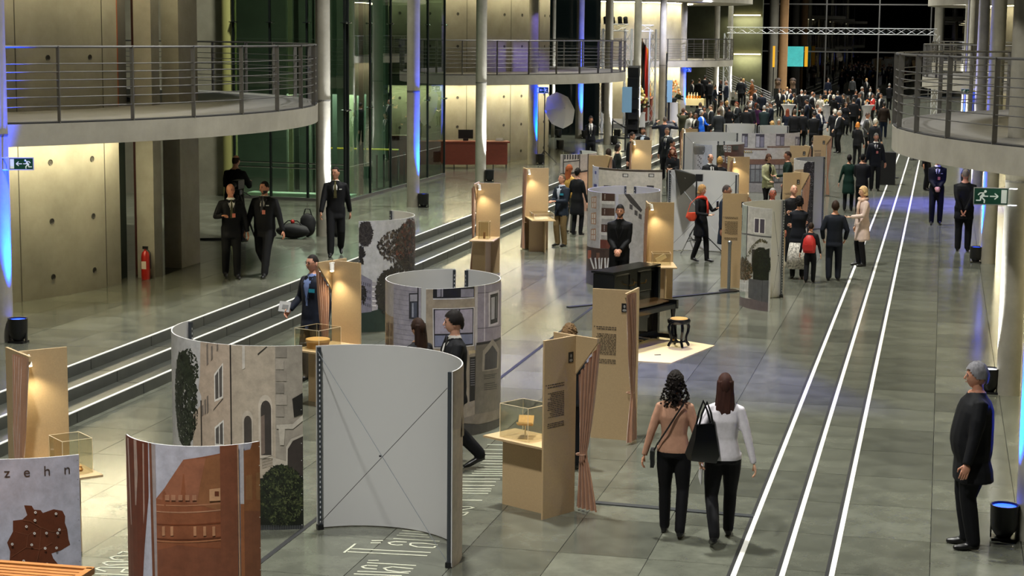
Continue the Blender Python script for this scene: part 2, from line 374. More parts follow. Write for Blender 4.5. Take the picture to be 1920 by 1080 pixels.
lamp('stage_spot','SPOT',(-8.5,88,9),(-15.5,97,1.0),1500,(1,.80,.62),.2,40,.6)
for x,y,c_,lb in ((1.05,18.6,CANB,'behind the grey-haired man'),(1.06,26.3,CANW,'carrying the right exit sign'),(1.12,41.8,CANB,'beside the man with a headset'),(1.1,57,CANW,'past the man with a headset'),(1.1,64.5,CANB,'under the second balcony'),(1.1,78,CANW,'before the far rotunda wall'),(1.1,86,CANB,'before the far rotunda'),(1.1,97,CANW,'near the long truss')):
    column(x,y,0,c_,(-.26,.0) if y>19 else (-.28,-.1),lb,pw=1.8 if y>30 else 1.)
for q in (93,97.5,102): lamp('stage_wash','SPOT',(-11.8,q-7,6.8),(-14.8,q,3.2),2600,(.72,.74,1),.2,46,.9)
# ------------------------------------------------------------------ glass courts beside the rotundas
def glasswall(pts,z0,z1,mt,label,step=1.5,bars=()):
    for a,b in zip(pts[:-1],pts[1:]):
        a=np.array(a,float); b=np.array(b,float); L=np.linalg.norm(b-a); n=max(1,round(L/step)); u=(b-a)/L
        t=struct(MB().slab(a,b,.10,z0,z0+.08).obj('window_1',M_STEEL),label)
        for k in range(n):
            p=a+u*L*k/n; q=a+u*L*(k+1)/n
            MB().slab(p+u*.01,q-u*.01,.02,z0+.08,z1).obj('pane',mt,t)
        m=MB()
        for k in range(n+1):
            p=a+u*L*k/n
            m2=MB().box((p[0],p[1],(z0+z1)/2),(.05,.07,z1-z0),math.atan2(u[1],u[0])); m2.obj('mullion',mat('dark_mullion','23282a',.4,.5),t)
            for h in (2.9,5.2):
                if z0<h<z1: m.box((p[0],p[1],h),(.18,.16,.02)); m.ball((p[0]+.09,p[1]-.08,h),.03,6,4)
        m.obj('spider_fitting',M_CHROME,t)
        for h in bars:
            MB().tube([(*a,h),(*b,h)],.022,6).obj('handrail',M_CHROME,t)
glasswall([(-18.7,46.7),(-15.45,46.4)],.45,12,M_GREENGLASS,'tall green glass wall of the court behind the guards',1.05,(1.45,1.32))
glasswall([(-15.4,46.5),(-15.4,56.2)],.45,12,M_GLASS,'tall clear glass wall beside the reception',1.9)
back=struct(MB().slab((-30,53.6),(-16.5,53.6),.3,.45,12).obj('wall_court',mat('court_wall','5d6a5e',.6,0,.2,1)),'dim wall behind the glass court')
struct(MB().slab((-30,47.4),(-19.0,47.4),.35,.45,12).obj('wall_court',M_CONC),'concrete wall beside the glass court')
tag(MB().lathe([(.2,0),(.2,11)],16).obj('court_column',mat('lime_column','a9a86c',.6),loc=(-18.9,46.9,.45),smooth=True),'pale yellow green column at the edge of the glass court','column')
random.seed(3)
for k in range(15):
    x=-18.4+k*.19; 
    o=MB().box((0,0,5.7),(random.choice((.05,.09,.13)),.03,11.4)).obj('glass_fin',mat('fin_%d'%(k%4),('4c5a50','8b9686','2a302c','9c9c80')[k%4],.3),loc=(x,48.6+random.random()*2.5,.45))
    tag(o,'upright green glass fin inside the glass court','glass fin','glass fins in the court')
lamp('court_fill','AREA',(-17,49.8,3.2),(-17,49.8,0),260,(.95,1,.84),2.4)  # pair of unseen fill lights added to make the court glow
lamp('court_fill','AREA',(-17,50,9.5),(-17,50,4),260,(.95,1,.70),2.4)
tag(MB().box((0,0,.05),(3.0,.5,.1)).obj('court_floor_glow',mat('lit_floor_tone','cfe8d2',.5),loc=(-17.1,47.6,.45)),'pale slab painted as lit floor inside the glass court','floor glow')  # pale slab, the brightness of the lit court floor put into its colour
# waste-bin coloured rails behind the clear glass
t=thing('turnstile_rail','chrome and yellow entrance rail behind the glass','rail',(-16.9,52.2,.45))
MB().tube([(-1,0,1.05),(1.2,0,1.05)],.03,6).obj('top_rail',mat('yellow_rail','c9b52a',.4),t)
for x in (-1,0,1.2): MB().tube([(x,0,0),(x,0,1.05)],.022,6).obj('post',M_CHROME,t)
struct(MB().slab((-32,80.5),(-14.9,80.5),.1,.45,12).obj('wall_glazed',mat('night_glass','0d1416',.08,0,spec=.8)),'dark glazed wall beyond the reception')
column(-15.35,78.2,.45,CANB,(.3,-.25),'in front of the dark glazing',pw=1.2)
column(-16.6,78.6,.45,CANW,(.3,-.25),'in front of the dark glazing, white lit',r=.08,pw=.5)
# ------------------------------------------------------------------ hall ends and roof
struct(MB().box((-6,75,17.6),(80,170,.3)).obj('ceiling',mat('roof_dark','25282a',.8)),'dark roof of the hall')
struct(MB().slab((-34,0),(-34,160),.3,0,17.5).obj('wall_left',M_CONC),'outer wall'); struct(MB().slab((22,0),(22,160),.3,0,17.5).obj('wall_right',M_CONC),'outer wall')
struct(MB().slab((-34,-8),(22,-8),.3,0,17.5).obj('wall_back',mat('back_wall','4b4a46',.8)),'hall wall behind the viewer')
YF=150.
fac=struct(MB().slab((-32,YF+14),(22,YF+14),.3,0,17.5).obj('wall_night',mat('night_outside','05080a',.9)),'dark night outside the glazed end')
g=struct(MB().box((-5,YF,.1),(54,.2,.2)).obj('window_2',M_STEEL),'tall glazed end wall of the hall')
vx=[atY(px,60,YF)[0] for px in (1380,1549,1648,1745)]; vx=[2*vx[0]-vx[1]]+vx+[vx[-1]+4.3,vx[-1]+8.6]
hz=[atY(1550,97,YF)[2],atY(1550,8,YF)[2]]; hz=[.2]+hz+[hz[1]*2-hz[0],hz[1]*3-2*hz[0]]
for x in vx: MB().box((x,YF-.05,8.5),(.10,.16,17)).obj('mullion',M_STEEL,g)
for z in hz[1:]: MB().box((-5,YF-.05,z),(54,.14,.10)).obj('transom',M_STEEL,g)
M_FACADE=glassmat('night_facade_glass','4c5a54',.0)
for i in range(len(vx)-1):
    for j in range(len(hz)-1):
        MB().box(((vx[i]+vx[i+1])/2,YF,(hz[j]+hz[j+1])/2),(vx[i+1]-vx[i]-.1,.02,hz[j+1]-hz[j]-.1)).obj('pane',M_FACADE,g)
for px,w_,c_ in ((1448,.72,'8b877a'),(1467,.66,'b98f62'),(1757,.7,'8b877a')):  # brown tone puts warm light into the middle pillar's colour
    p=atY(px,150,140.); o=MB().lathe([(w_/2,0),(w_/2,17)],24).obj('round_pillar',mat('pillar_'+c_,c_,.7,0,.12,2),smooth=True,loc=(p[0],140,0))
    tag(o,{1448:'thick grey concrete pillar at the glazed end',1467:'thick pillar painted with warm light beside the teal screen',1757:'thick grey pillar beyond the railing'}[px],'pillar')
# far wall with light cove and stairs
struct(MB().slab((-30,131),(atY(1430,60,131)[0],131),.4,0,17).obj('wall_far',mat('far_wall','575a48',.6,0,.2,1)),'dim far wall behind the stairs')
for y0 in (28,101):
    p=atY(1376,y0,130.6); q=atY(1426,y0,130.6)
    MB().slab(p,q,.12,p[2]-.05,p[2]+.03).obj('light_strip',mat('far_cove','ffedb0',.5,emit=5),bpy.data.objects['wall_far'])
    lamp('cove','AREA',((p[0]+q[0])/2,130.2,p[2]-.1),((p[0]+q[0])/2,130.7,0),90,(1,.93,.6),2.,size_y=.2)
# stairs with rods
t=thing('far_staircase','grey concrete stair flight with thin horizontal rods','stairs',(0,0,0))
A=atY(1325,150,127.); B=atY(1446,205,127.)
for k in range(14):
    f=k/14; x=A[0]+(B[0]-A[0])*f; z=A[2]+(B[2]-A[2])*f
    MB().box((x+.2,127.5,z-.25),((B[0]-A[0])/14+.02,1.6,.36)).obj('stair_tread',M_CONC,t)
for k in range(7):
    h=.15+.16*k; MB().tube([(A[0],126.7,A[2]+h),(B[0],126.7,B[2]+h)],.025,5).obj('rail',M_STEEL,t)
for k in range(6):
    f=k/5; x=A[0]+(B[0]-A[0])*f; z=A[2]+(B[2]-A[2])*f; MB().box((x,126.7,z+.55),(.05,.05,1.2)).obj('post',M_STEEL,t)
# teal screen at the glazed end
p0=atY(1478,87,146.); p1=atY(1514,125,146.)
t=thing('video_screen','large bright teal screen with a yellow edge strip','screen',((p0[0]+p1[0])/2,146,0))
W_=p1[0]-p0[0]; H_=p0[2]-p1[2]; zc=(p0[2]+p1[2])/2
MB().box((-.12*W_,0,zc),(W_*.80,.06,H_)).obj('display',mat('teal_screen','58b6b0',.4,noise=.45,nscale=2.2,emit=.9,ecol='49b8b4'),t)
MB().box((.42*W_,0,zc),(W_*.16,.06,H_)).obj('edge_strip',mat('yellow_strip','e7ab2c',.4,emit=.8),t)
MB().box((0,.2,zc/2),(.3,.2,zc)).obj('stand',M_BLACK,t)
p0=atY(1455,125,141.); p1=atY(1455,86,141.)
t=thing('yellow_banner','narrow yellow banner stand between two pillars','banner',(p0[0],138.9,0)); MB().box((0,0,(p0[2]+p1[2])/2),(.16,.05,p1[2]-p0[2])).obj('banner_face',mat('yellow_strip','e7ab2c',.4),t); MB().box((0,.06,p1[2]/2),(.06,.05,p1[2])).obj('stand',M_BLACK,t); MB().box((0,.06,.02),(.5,.5,.04)).obj('base',M_BLACK,t)
# ------------------------------------------------------------------ curved exhibition walls
HP=1.88
def circ(pts):
    P2=np.array([at(x,y,HP)[:2] for x,y in pts]); A=np.c_[2*P2,np.ones(len(P2))]; b=(P2**2).sum(1)
    s=np.linalg.lstsq(A,b,rcond=None)[0]; return s[0],s[1],math.sqrt(s[2]+s[0]**2+s[1]**2),P2
class Ink:                                # flat print laid on a curved sheet: u runs along the arc in metres, v is height
    def __init__(s,f): s.f=f; s.mb=MB(); s.k=0
    def poly(s,P,c,lay=None,du=.07):
        s.k+=1; d=.0010+.00022*(s.k if lay is None else lay); col=lin(c)
        u0=min(p[0] for p in P); u1=max(p[0] for p in P); i0=math.floor(u0/du); i1=math.ceil(u1/du)
        for k in range(i0,max(i1,i0+1)):
            Q=clipu(clipu(P,k*du,1),(k+1)*du,-1)
            if len(Q)>2: s.mb.add([s.f(u,v,d) for u,v in Q],[tuple(range(len(Q)))],0,col)
    def rect(s,u0,v0,u1,v1,c): s.poly([(u0,v0),(u1,v0),(u1,v1),(u0,v1)],c)
    def Z(s,sc,ox,oy): s.z=(sc,ox,oy)
    def q(s,x,y):                          # traced pixel -> (u,v) on the sheet, through the wall's own place in the hall
        sc,ox,oy=s.z; px=ox+x/sc; py=oy+y/sc; T=s.tab
        u=np.interp(px,T[:,0],T[:,1]); yt=np.interp(u,*s.ys[0]); yb=np.interp(u,*s.ys[1])
        return float(min(max(u,0),s.umax)),float(min(max(HP*(yb-py)/(yb-yt),0.),HP))
    def P(s,pts,c,lay=None): s.poly([s.q(x,y) for x,y in pts],c,lay)
    def D(s,x,y,r,c): s.P([(x+r*math.cos(a),y+r*math.sin(a)) for a in np.linspace(0,2*PI,11)[:-1]],c)
    def A(s,x0,x1,y0,y1,c):
        m=(x0+x1)/2; r=(x1-x0)/2; h=r*1.6; s.P([(x0,y1),(x1,y1)]+[(m+r*math.cos(a),y0+h-h*math.sin(a)) for a in np.linspace(0,PI,9)],c)
    def Lv(s,x,y,rx,ry,n,cols,sz):
        a=s.q(x-rx,y); b=s.q(x+rx,y); c=s.q(x,y-ry); d=s.q(x,y+ry); s.leaves((a[0]+b[0])/2,(c[1]+d[1])/2,abs(b[0]-a[0])/2+.005,abs(c[1]-d[1])/2,n,cols,sz,int(x+y))
    def window(s,u0,v0,u1,v1,frame='e4e2dc',pane='4a4c55',nx=2,ny=2,b=.025):
        s.rect(u0,v0,u1,v1,frame); du=(u1-u0-b)/nx; dv=(v1-v0-b)/ny
        for i in range(nx):
            for j in range(ny): s.rect(u0+b+i*du,v0+b+j*dv,u0+(i+1)*du,v0+(j+1)*dv,pane)
    def leaves(s,cu,cv,ru,rv,n,cols,sz=.03,seed=1):
        R=random.Random(seed); s.k+=1
        for i in range(n):
            a=R.random()*2*PI; q=math.sqrt(R.random()); u=cu+ru*q*math.cos(a); v=cv+rv*q*math.sin(a)
            if v<.01 or v>HP-.01 or u<s.umin+.01 or u>s.umax-.01: continue
            t=R.random()*PI; w=sz*(.5+R.random()); P=[(u+w*math.cos(t+j*PI/2)*(1 if j%2 else .5),v+w*math.sin(t+j*PI/2)*(1 if j%2 else .5)) for j in range(4)]
            d=.0010+.00022*s.k+.00012*(i%5); P=[(min(max(x,s.umin),s.umax),min(max(y,0.),HP)) for x,y in P]
            s.mb.add([s.f(x,y,d) for x,y in P],[(0,1,2,3)],0,lin(R.choice(cols)))
    def arch(s,u0,v0,u1,v1,c,n=8):
        m=(u0+u1)/2; r=(u1-u0)/2; P=[(u0,v0),(u1,v0)]+[(m+r*math.cos(PI*i/n),v1-r+r*math.sin(PI*i/n)) for i in range(n+1)]
        s.poly(P,c)
    def disc(s,u,v,r,c,n=12): s.poly([(u+r*math.cos(2*PI*i/n),v+r*math.sin(2*PI*i/n)) for i in range(n)],c)
def clipu(P,a,sg):
    out=[]
    for i in range(len(P)):
        p,q=P[i],P[(i+1)%len(P)]; ip=sg*(p[0]-a)>=-1e-9; iq=sg*(q[0]-a)>=-1e-9
        if ip: out.append(p)
        if ip!=iq:
            t=(a-p[0])/(q[0]-p[0]); out.append((a,p[1]+t*(q[1]-p[1])))
    return out
def pix(p):
    v=np.array(p,float)-[0,0,CAMZ]; d=v@FW; return CX+F*(v@CR)/d,CY+F*(v@CD)/d
def wrap(a): return (a+PI)%(2*PI)-PI
def panel(pts,label,paint=None,side=1,ends=(1,1),wire=False,R=None,ext=0.,group=None,fit=None):
    """pts: pixels along the top edge; side +1 print outside the arc, -1 inside; u runs left to right as seen from the printed side"""
    cx,cy,r,P2=circ(pts) if fit is None else fit
    an=[math.atan2(p[1]-cy,p[0]-cx) for p in (P2[0],P2[len(P2)//2],P2[-1])]
    d1=wrap(an[1]-an[0]); d2=wrap(an[2]-an[1]); a0=an[0]; a1=an[0]+d1+d2
    if ext: a0-=math.copysign(ext/r,a1-a0)
    t=thing('exhibition_wall',label,'display wall',(cx,cy,0),0,group)
    n=max(10,int(abs(a1-a0)*r/.07)); m=MB(); ring(m,0,0,r-.006,r+.006,math.degrees(min(a0,a1)),math.degrees(max(a0,a1)),.012,HP,n)
    m.obj('sheet',M_PANEL,t,smooth=30)
    lo,hi=min(a0,a1),max(a0,a1); L=(hi-lo)*r
    # outside seen: left to right means angle increasing
    def f(u,v,d):
        a=lo+u/r if side>0 else hi-u/r
        q=r+side*(.006+d); return (q*math.cos(a),q*math.sin(a),v)
    if paint:
        ik=Ink(f); ik.umin=0; ik.umax=L; tb=[]; y1=[]; y0=[]
        for i in range(121):
            u=L*i/120; a=lo+u/r; p=np.array([cx+r*math.cos(a),cy+r*math.sin(a),HP]); A_=pix(p); B_=pix(p-[0,0,HP]); y1.append((u,A_[1])); y0.append((u,B_[1]))
            if (p[0]*math.cos(a)+p[1]*math.sin(a))<0: tb.append((A_[0],u))
        tb=sorted(tb); ik.tab=np.array(tb); ik.ys=(np.array(y1).T,np.array(y0).T); paint(ik,L); ik.mb.obj('print',M_INK,t)
    for e,a in zip(ends,(a0,a1)):
        if not e: continue
        q=r-.03; ca,sa=math.cos(a),math.sin(a); p=MB(); tw=.02*(1 if a==lo else -1)
        aa=a+tw/r; p.box((q*math.cos(aa),q*math.sin(aa),HP/2),(.035,.035,HP-.02),a)
        po=p.obj('edge_post',mat('post_steel','4b5057',.4,.7),t); h=MB()
        for k in range(34): h.box(((q-.018)*math.cos(aa),(q-.018)*math.sin(aa),.08+k*.052),(.002,.010,.022),a)
        h.obj('slot_holes',mat('slot_light','c9ccd2',.5),po,kind='stuff')
        MB().box((q*math.cos(aa),q*math.sin(aa),.025),(.06,.06,.05),a).obj('foot',M_BLACK,po)
    if wire:
        q=r-.05
        A=Vector((q*math.cos(a0),q*math.sin(a0),0)); B=Vector((q*math.cos(a1),q*math.sin(a1),0))
        MB().tube([A+Vector((0,0,1.83)),B+Vector((0,0,.06))],.0035,5).obj('brace_wire',M_GALV,t)
        MB().tube([A+Vector((0,0,.06)),B+Vector((0,0,1.72))],.0035,5).obj('brace_wire',mat('dark_wire','5a5a5c',.4,.6),t)
        c=(A+B)/2; MB().box((c.x,c.y,.92),(.02,.02,.015)).obj('wire_clip',M_BLACK,t)
    return t,f,L
# --- prints (traced shapes, generic content)
def paint_house(k,L):
    k.rect(0,0,L,HP,'c4c4c6'); k.Z(2.636,320,590)
    k.Lv(75,420,52,235,1500,('1a2017','272e22','333b2c','11150f','454b3c'),.028); k.Lv(95,260,40,90,260,('272e22','333b2c'),.022)
    k.P([(105,645),(110,490),(150,440),(150,645)],'b7a898'); k.P([(150,128),(300,140),(300,645),(150,645),(150,400),(137,360),(145,300)],'b8a797'); k.P([(300,140),(515,150),(515,1060),(300,1060)],'b5a898')
    k.P([(515,150),(655,150),(655,1060),(515,1060)],'9f978c')
    k.P([(293,140),(300,140),(300,645),(293,645)],'352f2c'); k.P([(146,420),(152,420),(152,645),(146,645)],'352f2c')
    for a in ([(215,292),(260,235),(258,408),(215,428)],[(215,552),(260,515),(260,645),(215,645)]): k.P(a,'dedbd6'); x0,y0=a[0]; k.P([(x0+5,a[0][1]+8),(a[1][0]-5,a[1][1]+12),(a[2][0]-5,a[2][1]-8),(a[3][0]+5,a[3][1]-12)],'5a5654'); k.P([(x0+21,a[0][1]-20),(x0+25,a[0][1]-24),(x0+25,a[2][1]-2),(x0+21,a[2][1]+4)],'dedbd6')
    k.P([(210,465),(258,408),(258,414),(210,471)],'4a443f')
    for x,y,h in ((153,440,60),(166,412,80),(178,394,92),(180,140,110),(202,150,75),(230,140,40)): k.P([(x,y+8),(x+8,y),(x+8,y+h-10),(x,y+h)],'7a716a')
    k.P([(430,192),(475,152),(478,158),(432,198)],'2f2b29'); k.P([(355,150),(368,150),(368,262),(355,268)],'c9c3bb')
    for j in range(6): k.P([(518,160+58*j),(572-14*(j%2),160+58*j),(572-14*(j%2),210+58*j),(518,210+58*j)],('8c857c','aaa196','978f85')[j%3])
    k.A(352,404,470,640,'c4b9ab'); k.A(360,398,495,640,'47413d'); k.A(432,500,392,705,'c9beb0'); k.A(443,494,420,690,'3f3936'); k.P([(443,500),(462,490),(462,680),(443,690)],'77675e')
    k.P([(598,412),(655,382),(655,488),(606,502)],'23211f'); k.P([(520,540),(600,535),(655,490),(655,520),(600,560),(520,560)],'c3bcb0'); k.P([(530,560),(562,560),(556,640),(536,640)],'bab2a6')
    k.P([(566,760),(566,650),(590,610),(655,585),(655,800)],'c0b8ac'); k.P([(572,760),(574,660),(600,618),(655,596),(655,800)],'3b3431'); k.P([(500,700),(566,720),(566,800),(500,800)],'bcb3a6')
    for j in range(4): k.P([(446,706+14*j),(498,690+14*j),(498,693+14*j),(446,709+14*j)],'8a8177')
    k.P([(150,790),(655,790),(655,1040),(150,1040)],'161b13'); k.Lv(548,890,112,150,3000,('12170e','1e2617','0b0f08','2c3520','4f5635'),.020); k.Lv(300,900,200,140,800,('12170e','1e2617'),.03)
    k.P([(150,1036),(655,1036),(655,1062),(150,1062)],'2a2c2c')
    for j in range(26): k.P([(440+8.5*j,1038),(442+8.5*j,1038),(442+8.5*j,1060),(440+8.5*j,1060)],'6b6e74')
    for y in (465,630,715,795,880,960,1035): k.D(641,y,2,'d9d9d9')
def paint_orange(k,L):
    k.rect(0,0,L,HP,'c3c3d2'); k.Z(3.856,230,800)
    k.P([(20,40),(188,100),(186,500),(150,860),(120,1300),(20,1300)],'6f3a29')
    for a in ([(85,90),(105,90),(110,330),(95,560),(88,560)],[(148,120),(158,120),(155,600),(145,700)],[(40,80),(50,80),(60,700),(55,700)]): k.P(a,'b39a8e')
    k.P([(195,110),(240,130),(240,1300),(205,1300)],'a99d9d'); k.P([(196,110),(212,115),(225,1300),(205,1300)],'7a4a34')
    k.P([(240,512),(300,440),(440,235),(705,190),(705,1300),(240,1300)],'95593c'); k.P([(300,440),(440,235),(600,222),(560,400),(530,548),(246,515)],'a46a50'); k.P([(600,222),(705,195),(705,600),(530,548),(560,400)],'9a6644')
    for y,c in ((552,'b77f5f'),(600,'bd8a6c'),(690,'7f4226'),(795,'6f3a22'),(812,'b77a55')): k.P([(242,y),(705,y-12),(705,y-2),(242,y+8)],c)
    for x in (280,340,505,575,640): k.P([(x,712),(x+20,710),(x+20,778),(x,780)],'c58f6b')
    for x in (305,350,400,450,500): k.P([(x,485),(x+30,485),(x+30,525),(x,525)],'b98568')
    k.P([(622,445),(705,435),(705,525),(622,530)],'cfa07a'); k.P([(660,460),(690,460),(690,495),(660,495)],'6f3a22')
    k.P([(250,880),(400,845),(700,870),(700,1300),(250,1300)],'84503a')
    k.P([(700,120),(822,110),(822,1300),(700,1300)],'87513a'); k.P([(822,110),(832,110),(838,1300),(828,1300)],'c79c80'); k.P([(842,110),(868,105),(868,550),(842,550)],'d3d0d8'); k.P([(842,550),(868,550),(868,1300),(842,1300)],'a96a44')
    k.P([(868,170),(915,160),(930,110),(1005,100),(1005,1300),(868,1300)],'96603c'); k.P([(880,350),(985,320),(985,520),(880,520)],'9f7048'); k.P([(868,600),(1000,600),(1000,1300),(868,1300)],'8a563c')
    for y in (140,275,415,645,865,1025): k.D(978,y,4,'e6ddd2')
def paint_map(k,L):
    k.rect(0,0,L,HP,'bfc0d2'); k.Z(2.4545,0,640)
    P=[(105,750),(140,752),(150,770),(180,772),(190,785),(240,768),(280,775),(292,800),(290,830),(300,860),(305,905),(312,930),(270,955),(225,970),(235,1000),(262,1030),(255,1110),(60,1110),(30,1015),(35,960),(22,920),(50,870),(52,820),(95,815),(118,795)]
    c=(160,900); k.k+=1
    for a,b in zip(P,P[1:]+P[:1]): k.P([a,b,c],'66341f',lay=2)
    k.k=4
    for a,b in (((60,870),(120,885)),((120,885),(180,850)),((180,850),(230,870)),((230,870),(300,860)),((120,885),(110,940)),((110,940),(40,985)),((110,940),(170,950)),((170,950),(180,850)),((170,950),(230,920)),((130,820),(180,850)),((170,950),(150,1030)),((95,815),(130,820))):
        d=np.array(b)-np.array(a); n=np.array([-d[1],d[0]])/np.linalg.norm(d)*1.0; k.P([tuple(np.array(a)-n),tuple(np.array(b)-n),tuple(np.array(b)+n),tuple(np.array(a)+n)],'87523b')
    for x,y in ((156,782),(250,788),(153,818),(113,846),(149,877),(204,876),(263,860),(255,876),(46,926),(135,929),(196,945),(248,943),(96,1003),(203,1017)): k.D(x,y,6.2,'e9e5e2'); k.D(x,y,2,'66341f')
    for y in (545,632,722,815,910,1005): k.D(352,y,2.2,'7a7a84')
def paint_city(kind):
    def p(k,L):
        if kind=='siding':
            k.rect(0,0,L,HP,'b0abba'); k.Z(3.274,720,490); k.P([(10,100),(62,120),(62,1000),(10,1000)],'b7b0b2'); k.P([(10,300),(35,330),(62,340),(62,1000),(10,1000)],'a8937c')
            for j in range(20): k.P([(62,165+30*j),(215,185+30*j),(215,187.5+30*j),(62,167.5+30*j)],'918c9c')
            for y in (195,520): k.P([(158,y),(212,y-2),(212,y+160),(158,y+155)],'3f3e47'); k.P([(164,y+8),(208,y+6),(208,y+48),(164,y+50)],'b0adbb'); k.P([(172,y+56),(206,y+54),(206,y+150),(172,y+148)],'565a6c'); k.P([(176,y+60),(186,y+60),(186,y+145),(176,y+145)],'a5a8ba')
            k.P([(209,160),(216,160),(216,1000),(209,1000)],'2b2930')
            for y in (375,470): k.P([(20,y),(34,y),(34,y+80),(20,y+80)],'6b5444'); k.P([(42,y),(56,y+4),(56,y+80),(42,y+80)],'7c6450')
        elif kind=='flats':
            k.rect(0,0,L,HP,'a89c8d'); k.Z(3.274,720,490); k.P([(258,165),(572,155),(572,1060),(258,1060)],'ac9f8f')
            k.P([(300,160),(552,150),(552,222),(300,232)],'25252e'); k.P([(300,226),(552,218),(552,226),(300,234)],'d8d6da')
            for x,w_ in ((325,22),(352,10),(470,78)): k.P([(x,170),(x+w_,168),(x+w_,216),(x,218)],'9d9aac')
            k.P([(298,286),(554,278),(552,516),(302,532)],'d9d6da'); k.P([(304,292),(548,284),(546,510),(308,525)],'23232c')
            for a in ((312,298,458,440),(466,294,542,434)): k.P([(a[0],a[1]),(a[2],a[1]-4),(a[2],a[3]),(a[0],a[3]+3)],'b2abbe')
            for a in ((312,452,458,520),(466,446,542,508)): k.P([(a[0],a[1]),(a[2],a[1]-3),(a[2],a[3]-6),(a[0],a[3])],'868ba8')
            k.P([(556,155),(572,155),(572,545),(556,548)],'c9c3c6'); k.P([(572,150),(715,120),(715,460),(572,497)],'9d96a9'); k.P([(612,145),(618,143),(618,485),(612,487)],'d6d2dc')
            for y in (193,408): k.P([(572,y),(715,y-22),(715,y-19),(572,y+3)],'2d2b33')
            k.P([(638,192),(702,172),(700,382),(640,400)],'d4d0da'); k.P([(648,204),(696,190),(694,370),(650,384)],'22222a'); k.P([(654,222),(676,216),(675,350),(655,356)],'b9b7c0'); k.P([(682,214),(690,212),(689,345),(683,347)],'6b6c74')
            k.P([(566,497),(715,455),(715,470),(566,512)],'29272b'); k.P([(520,545),(570,540),(570,560),(520,572)],'c9b795')
            k.P([(258,575),(560,560),(560,1010),(258,1030)],'9c9184'); k.P([(525,585),(560,580),(558,850),(525,860)],'29282a')
            for j in range(12): k.P([(530,600+14*j),(556,598+14*j),(556,602+14*j),(530,604+14*j)],'8b8a90')
            k.P([(560,512),(715,470),(715,900),(560,935)],'746e66'); k.P([(600,672),(604,545),(662,472),(702,535),(700,655)],'9d958a'); k.P([(614,664),(617,568),(662,512),(692,556),(690,650)],'434244')
            for y in (690,700,712,745,756,768,780): k.P([(612,y+4),(690-(y%3)*12,y-6),(690-(y%3)*12,y-2),(612,y+8)],'2f2d2c')
            k.P([(470,965),(560,935),(715,890),(715,945),(575,998),(470,988)],'857c72'); k.P([(470,990),(575,1000),(715,948),(715,1060),(470,1075)],'464442')
        elif kind=='tree':
            k.rect(0,0,L,HP,'b4b4b6'); k.Z(3.6,480,380); k.P([(690,690),(1075,670),(1075,1000),(690,1000)],'26352f'); k.P([(690,875),(1075,860),(1075,1010),(690,1010)],'55574e')
            k.P([(690,478),(705,480),(782,522),(778,735),(690,745)],'7d7a8a'); k.P([(782,530),(832,542),(820,720),(780,730)],'a09ca4')
            for i in range(5):
                for j in range(4): k.P([(708+14*i,528+4*i+46*j),(714+14*i,530+4*i+46*j),(714+14*i,550+4*i+46*j),(708+14*i,548+4*i+46*j)],'4b4a56')
            for j in range(5): k.P([(782,560+32*j),(808,562+32*j),(808,572+32*j),(782,570+32*j)],'d0ccd0')
            k.Lv(722,200,58,90,420,('2b2829','1e1b1b','403b3a'),.03); k.Lv(705,350,22,60,90,('2b2829','1e1b1b'),.03); k.Lv(712,620,25,60,60,('2b2829','1e1b1b'),.03)
            k.Lv(930,290,110,110,620,('2f2a27','3d3531','574a40','1f1b1a'),.026); k.Lv(1010,280,70,170,1500,('2b2624','3b3330','4d4138','1d1a19','663a30'),.026); k.Lv(880,600,70,150,900,('22201f','2c2a26','35332b'),.03); k.Lv(980,480,90,110,900,('22201f','2c2a26','35302a'),.03)
            k.P([(940,400),(950,400),(900,700),(888,700)],'2a2523')
        elif kind=='tower':
            k.rect(0,0,L,HP,'bebdc1'); k.Z(4.5,960,240); k.P([(745,530),(762,530),(762,1030),(745,1020)],'d4d3d5')
            for y in (575,710,845): k.P([(674,y+6),(716,y),(716,y+104),(674,y+98)],'b9927a'); [k.P([(680+18*a,y+14+44*b),(692+18*a,y+12+44*b),(692+18*a,y+48+44*b),(680+18*a,y+50+44*b)],'d8d2cf') for a in (0,1) for b in (0,1)]
            for y in (548,672,810): k.P([(762,y),(870,y+4),(870,y+68),(762,y+66)],'523a32'); k.P([(762,y+66),(870,y+68),(870,y+96),(762,y+92)],'e0dfde'); [k.P([(784,y+12+12*j),(792,y+12+12*j),(792,y+18+12*j),(784,y+18+12*j)],'dcd6d2') for j in range(4)]
            k.P([(756,940),(870,944),(870,1020),(756,1012)],'6f3c32'); k.Z(3.175,1080,360)
            k.P([(60,318),(220,340),(220,470),(60,480)],'4a3a34'); k.P([(60,470),(220,455),(220,620),(60,620)],'5b5766'); k.P([(80,345),(100,345),(100,400),(80,395)],'a8593a'); k.P([(130,360),(150,360),(150,400),(130,400)],'7d5a48')
            for x,d in ((92,22),(120,8),(143,3),(160,-4),(178,3),(198,-6)): k.P([(x,392),(x+9,390),(x+9+d,455),(x+d,458)],'dfe0e4')
        elif kind=='gable':
            k.rect(0,0,L,HP,'bcbbc1'); k.Z(4.5,960,240); k.P([(945,556),(990,556),(1100,690),(1088,712),(1000,632)],'3d3b42')
            for x,y in ((992,640),(1035,690),(1070,720)): k.P([(x,y),(x+26,y+10),(x+26,y+52),(x,y+40)],'4a4950')
        elif kind=='garden':
            k.rect(0,0,L,HP,'c8c7c3'); k.Z(4.157,1340,340); k.P([(195,160),(260,190),(260,1030),(195,1000)],'a3ada6'); k.P([(257,190),(263,190),(263,720),(257,720)],'4b4d50')
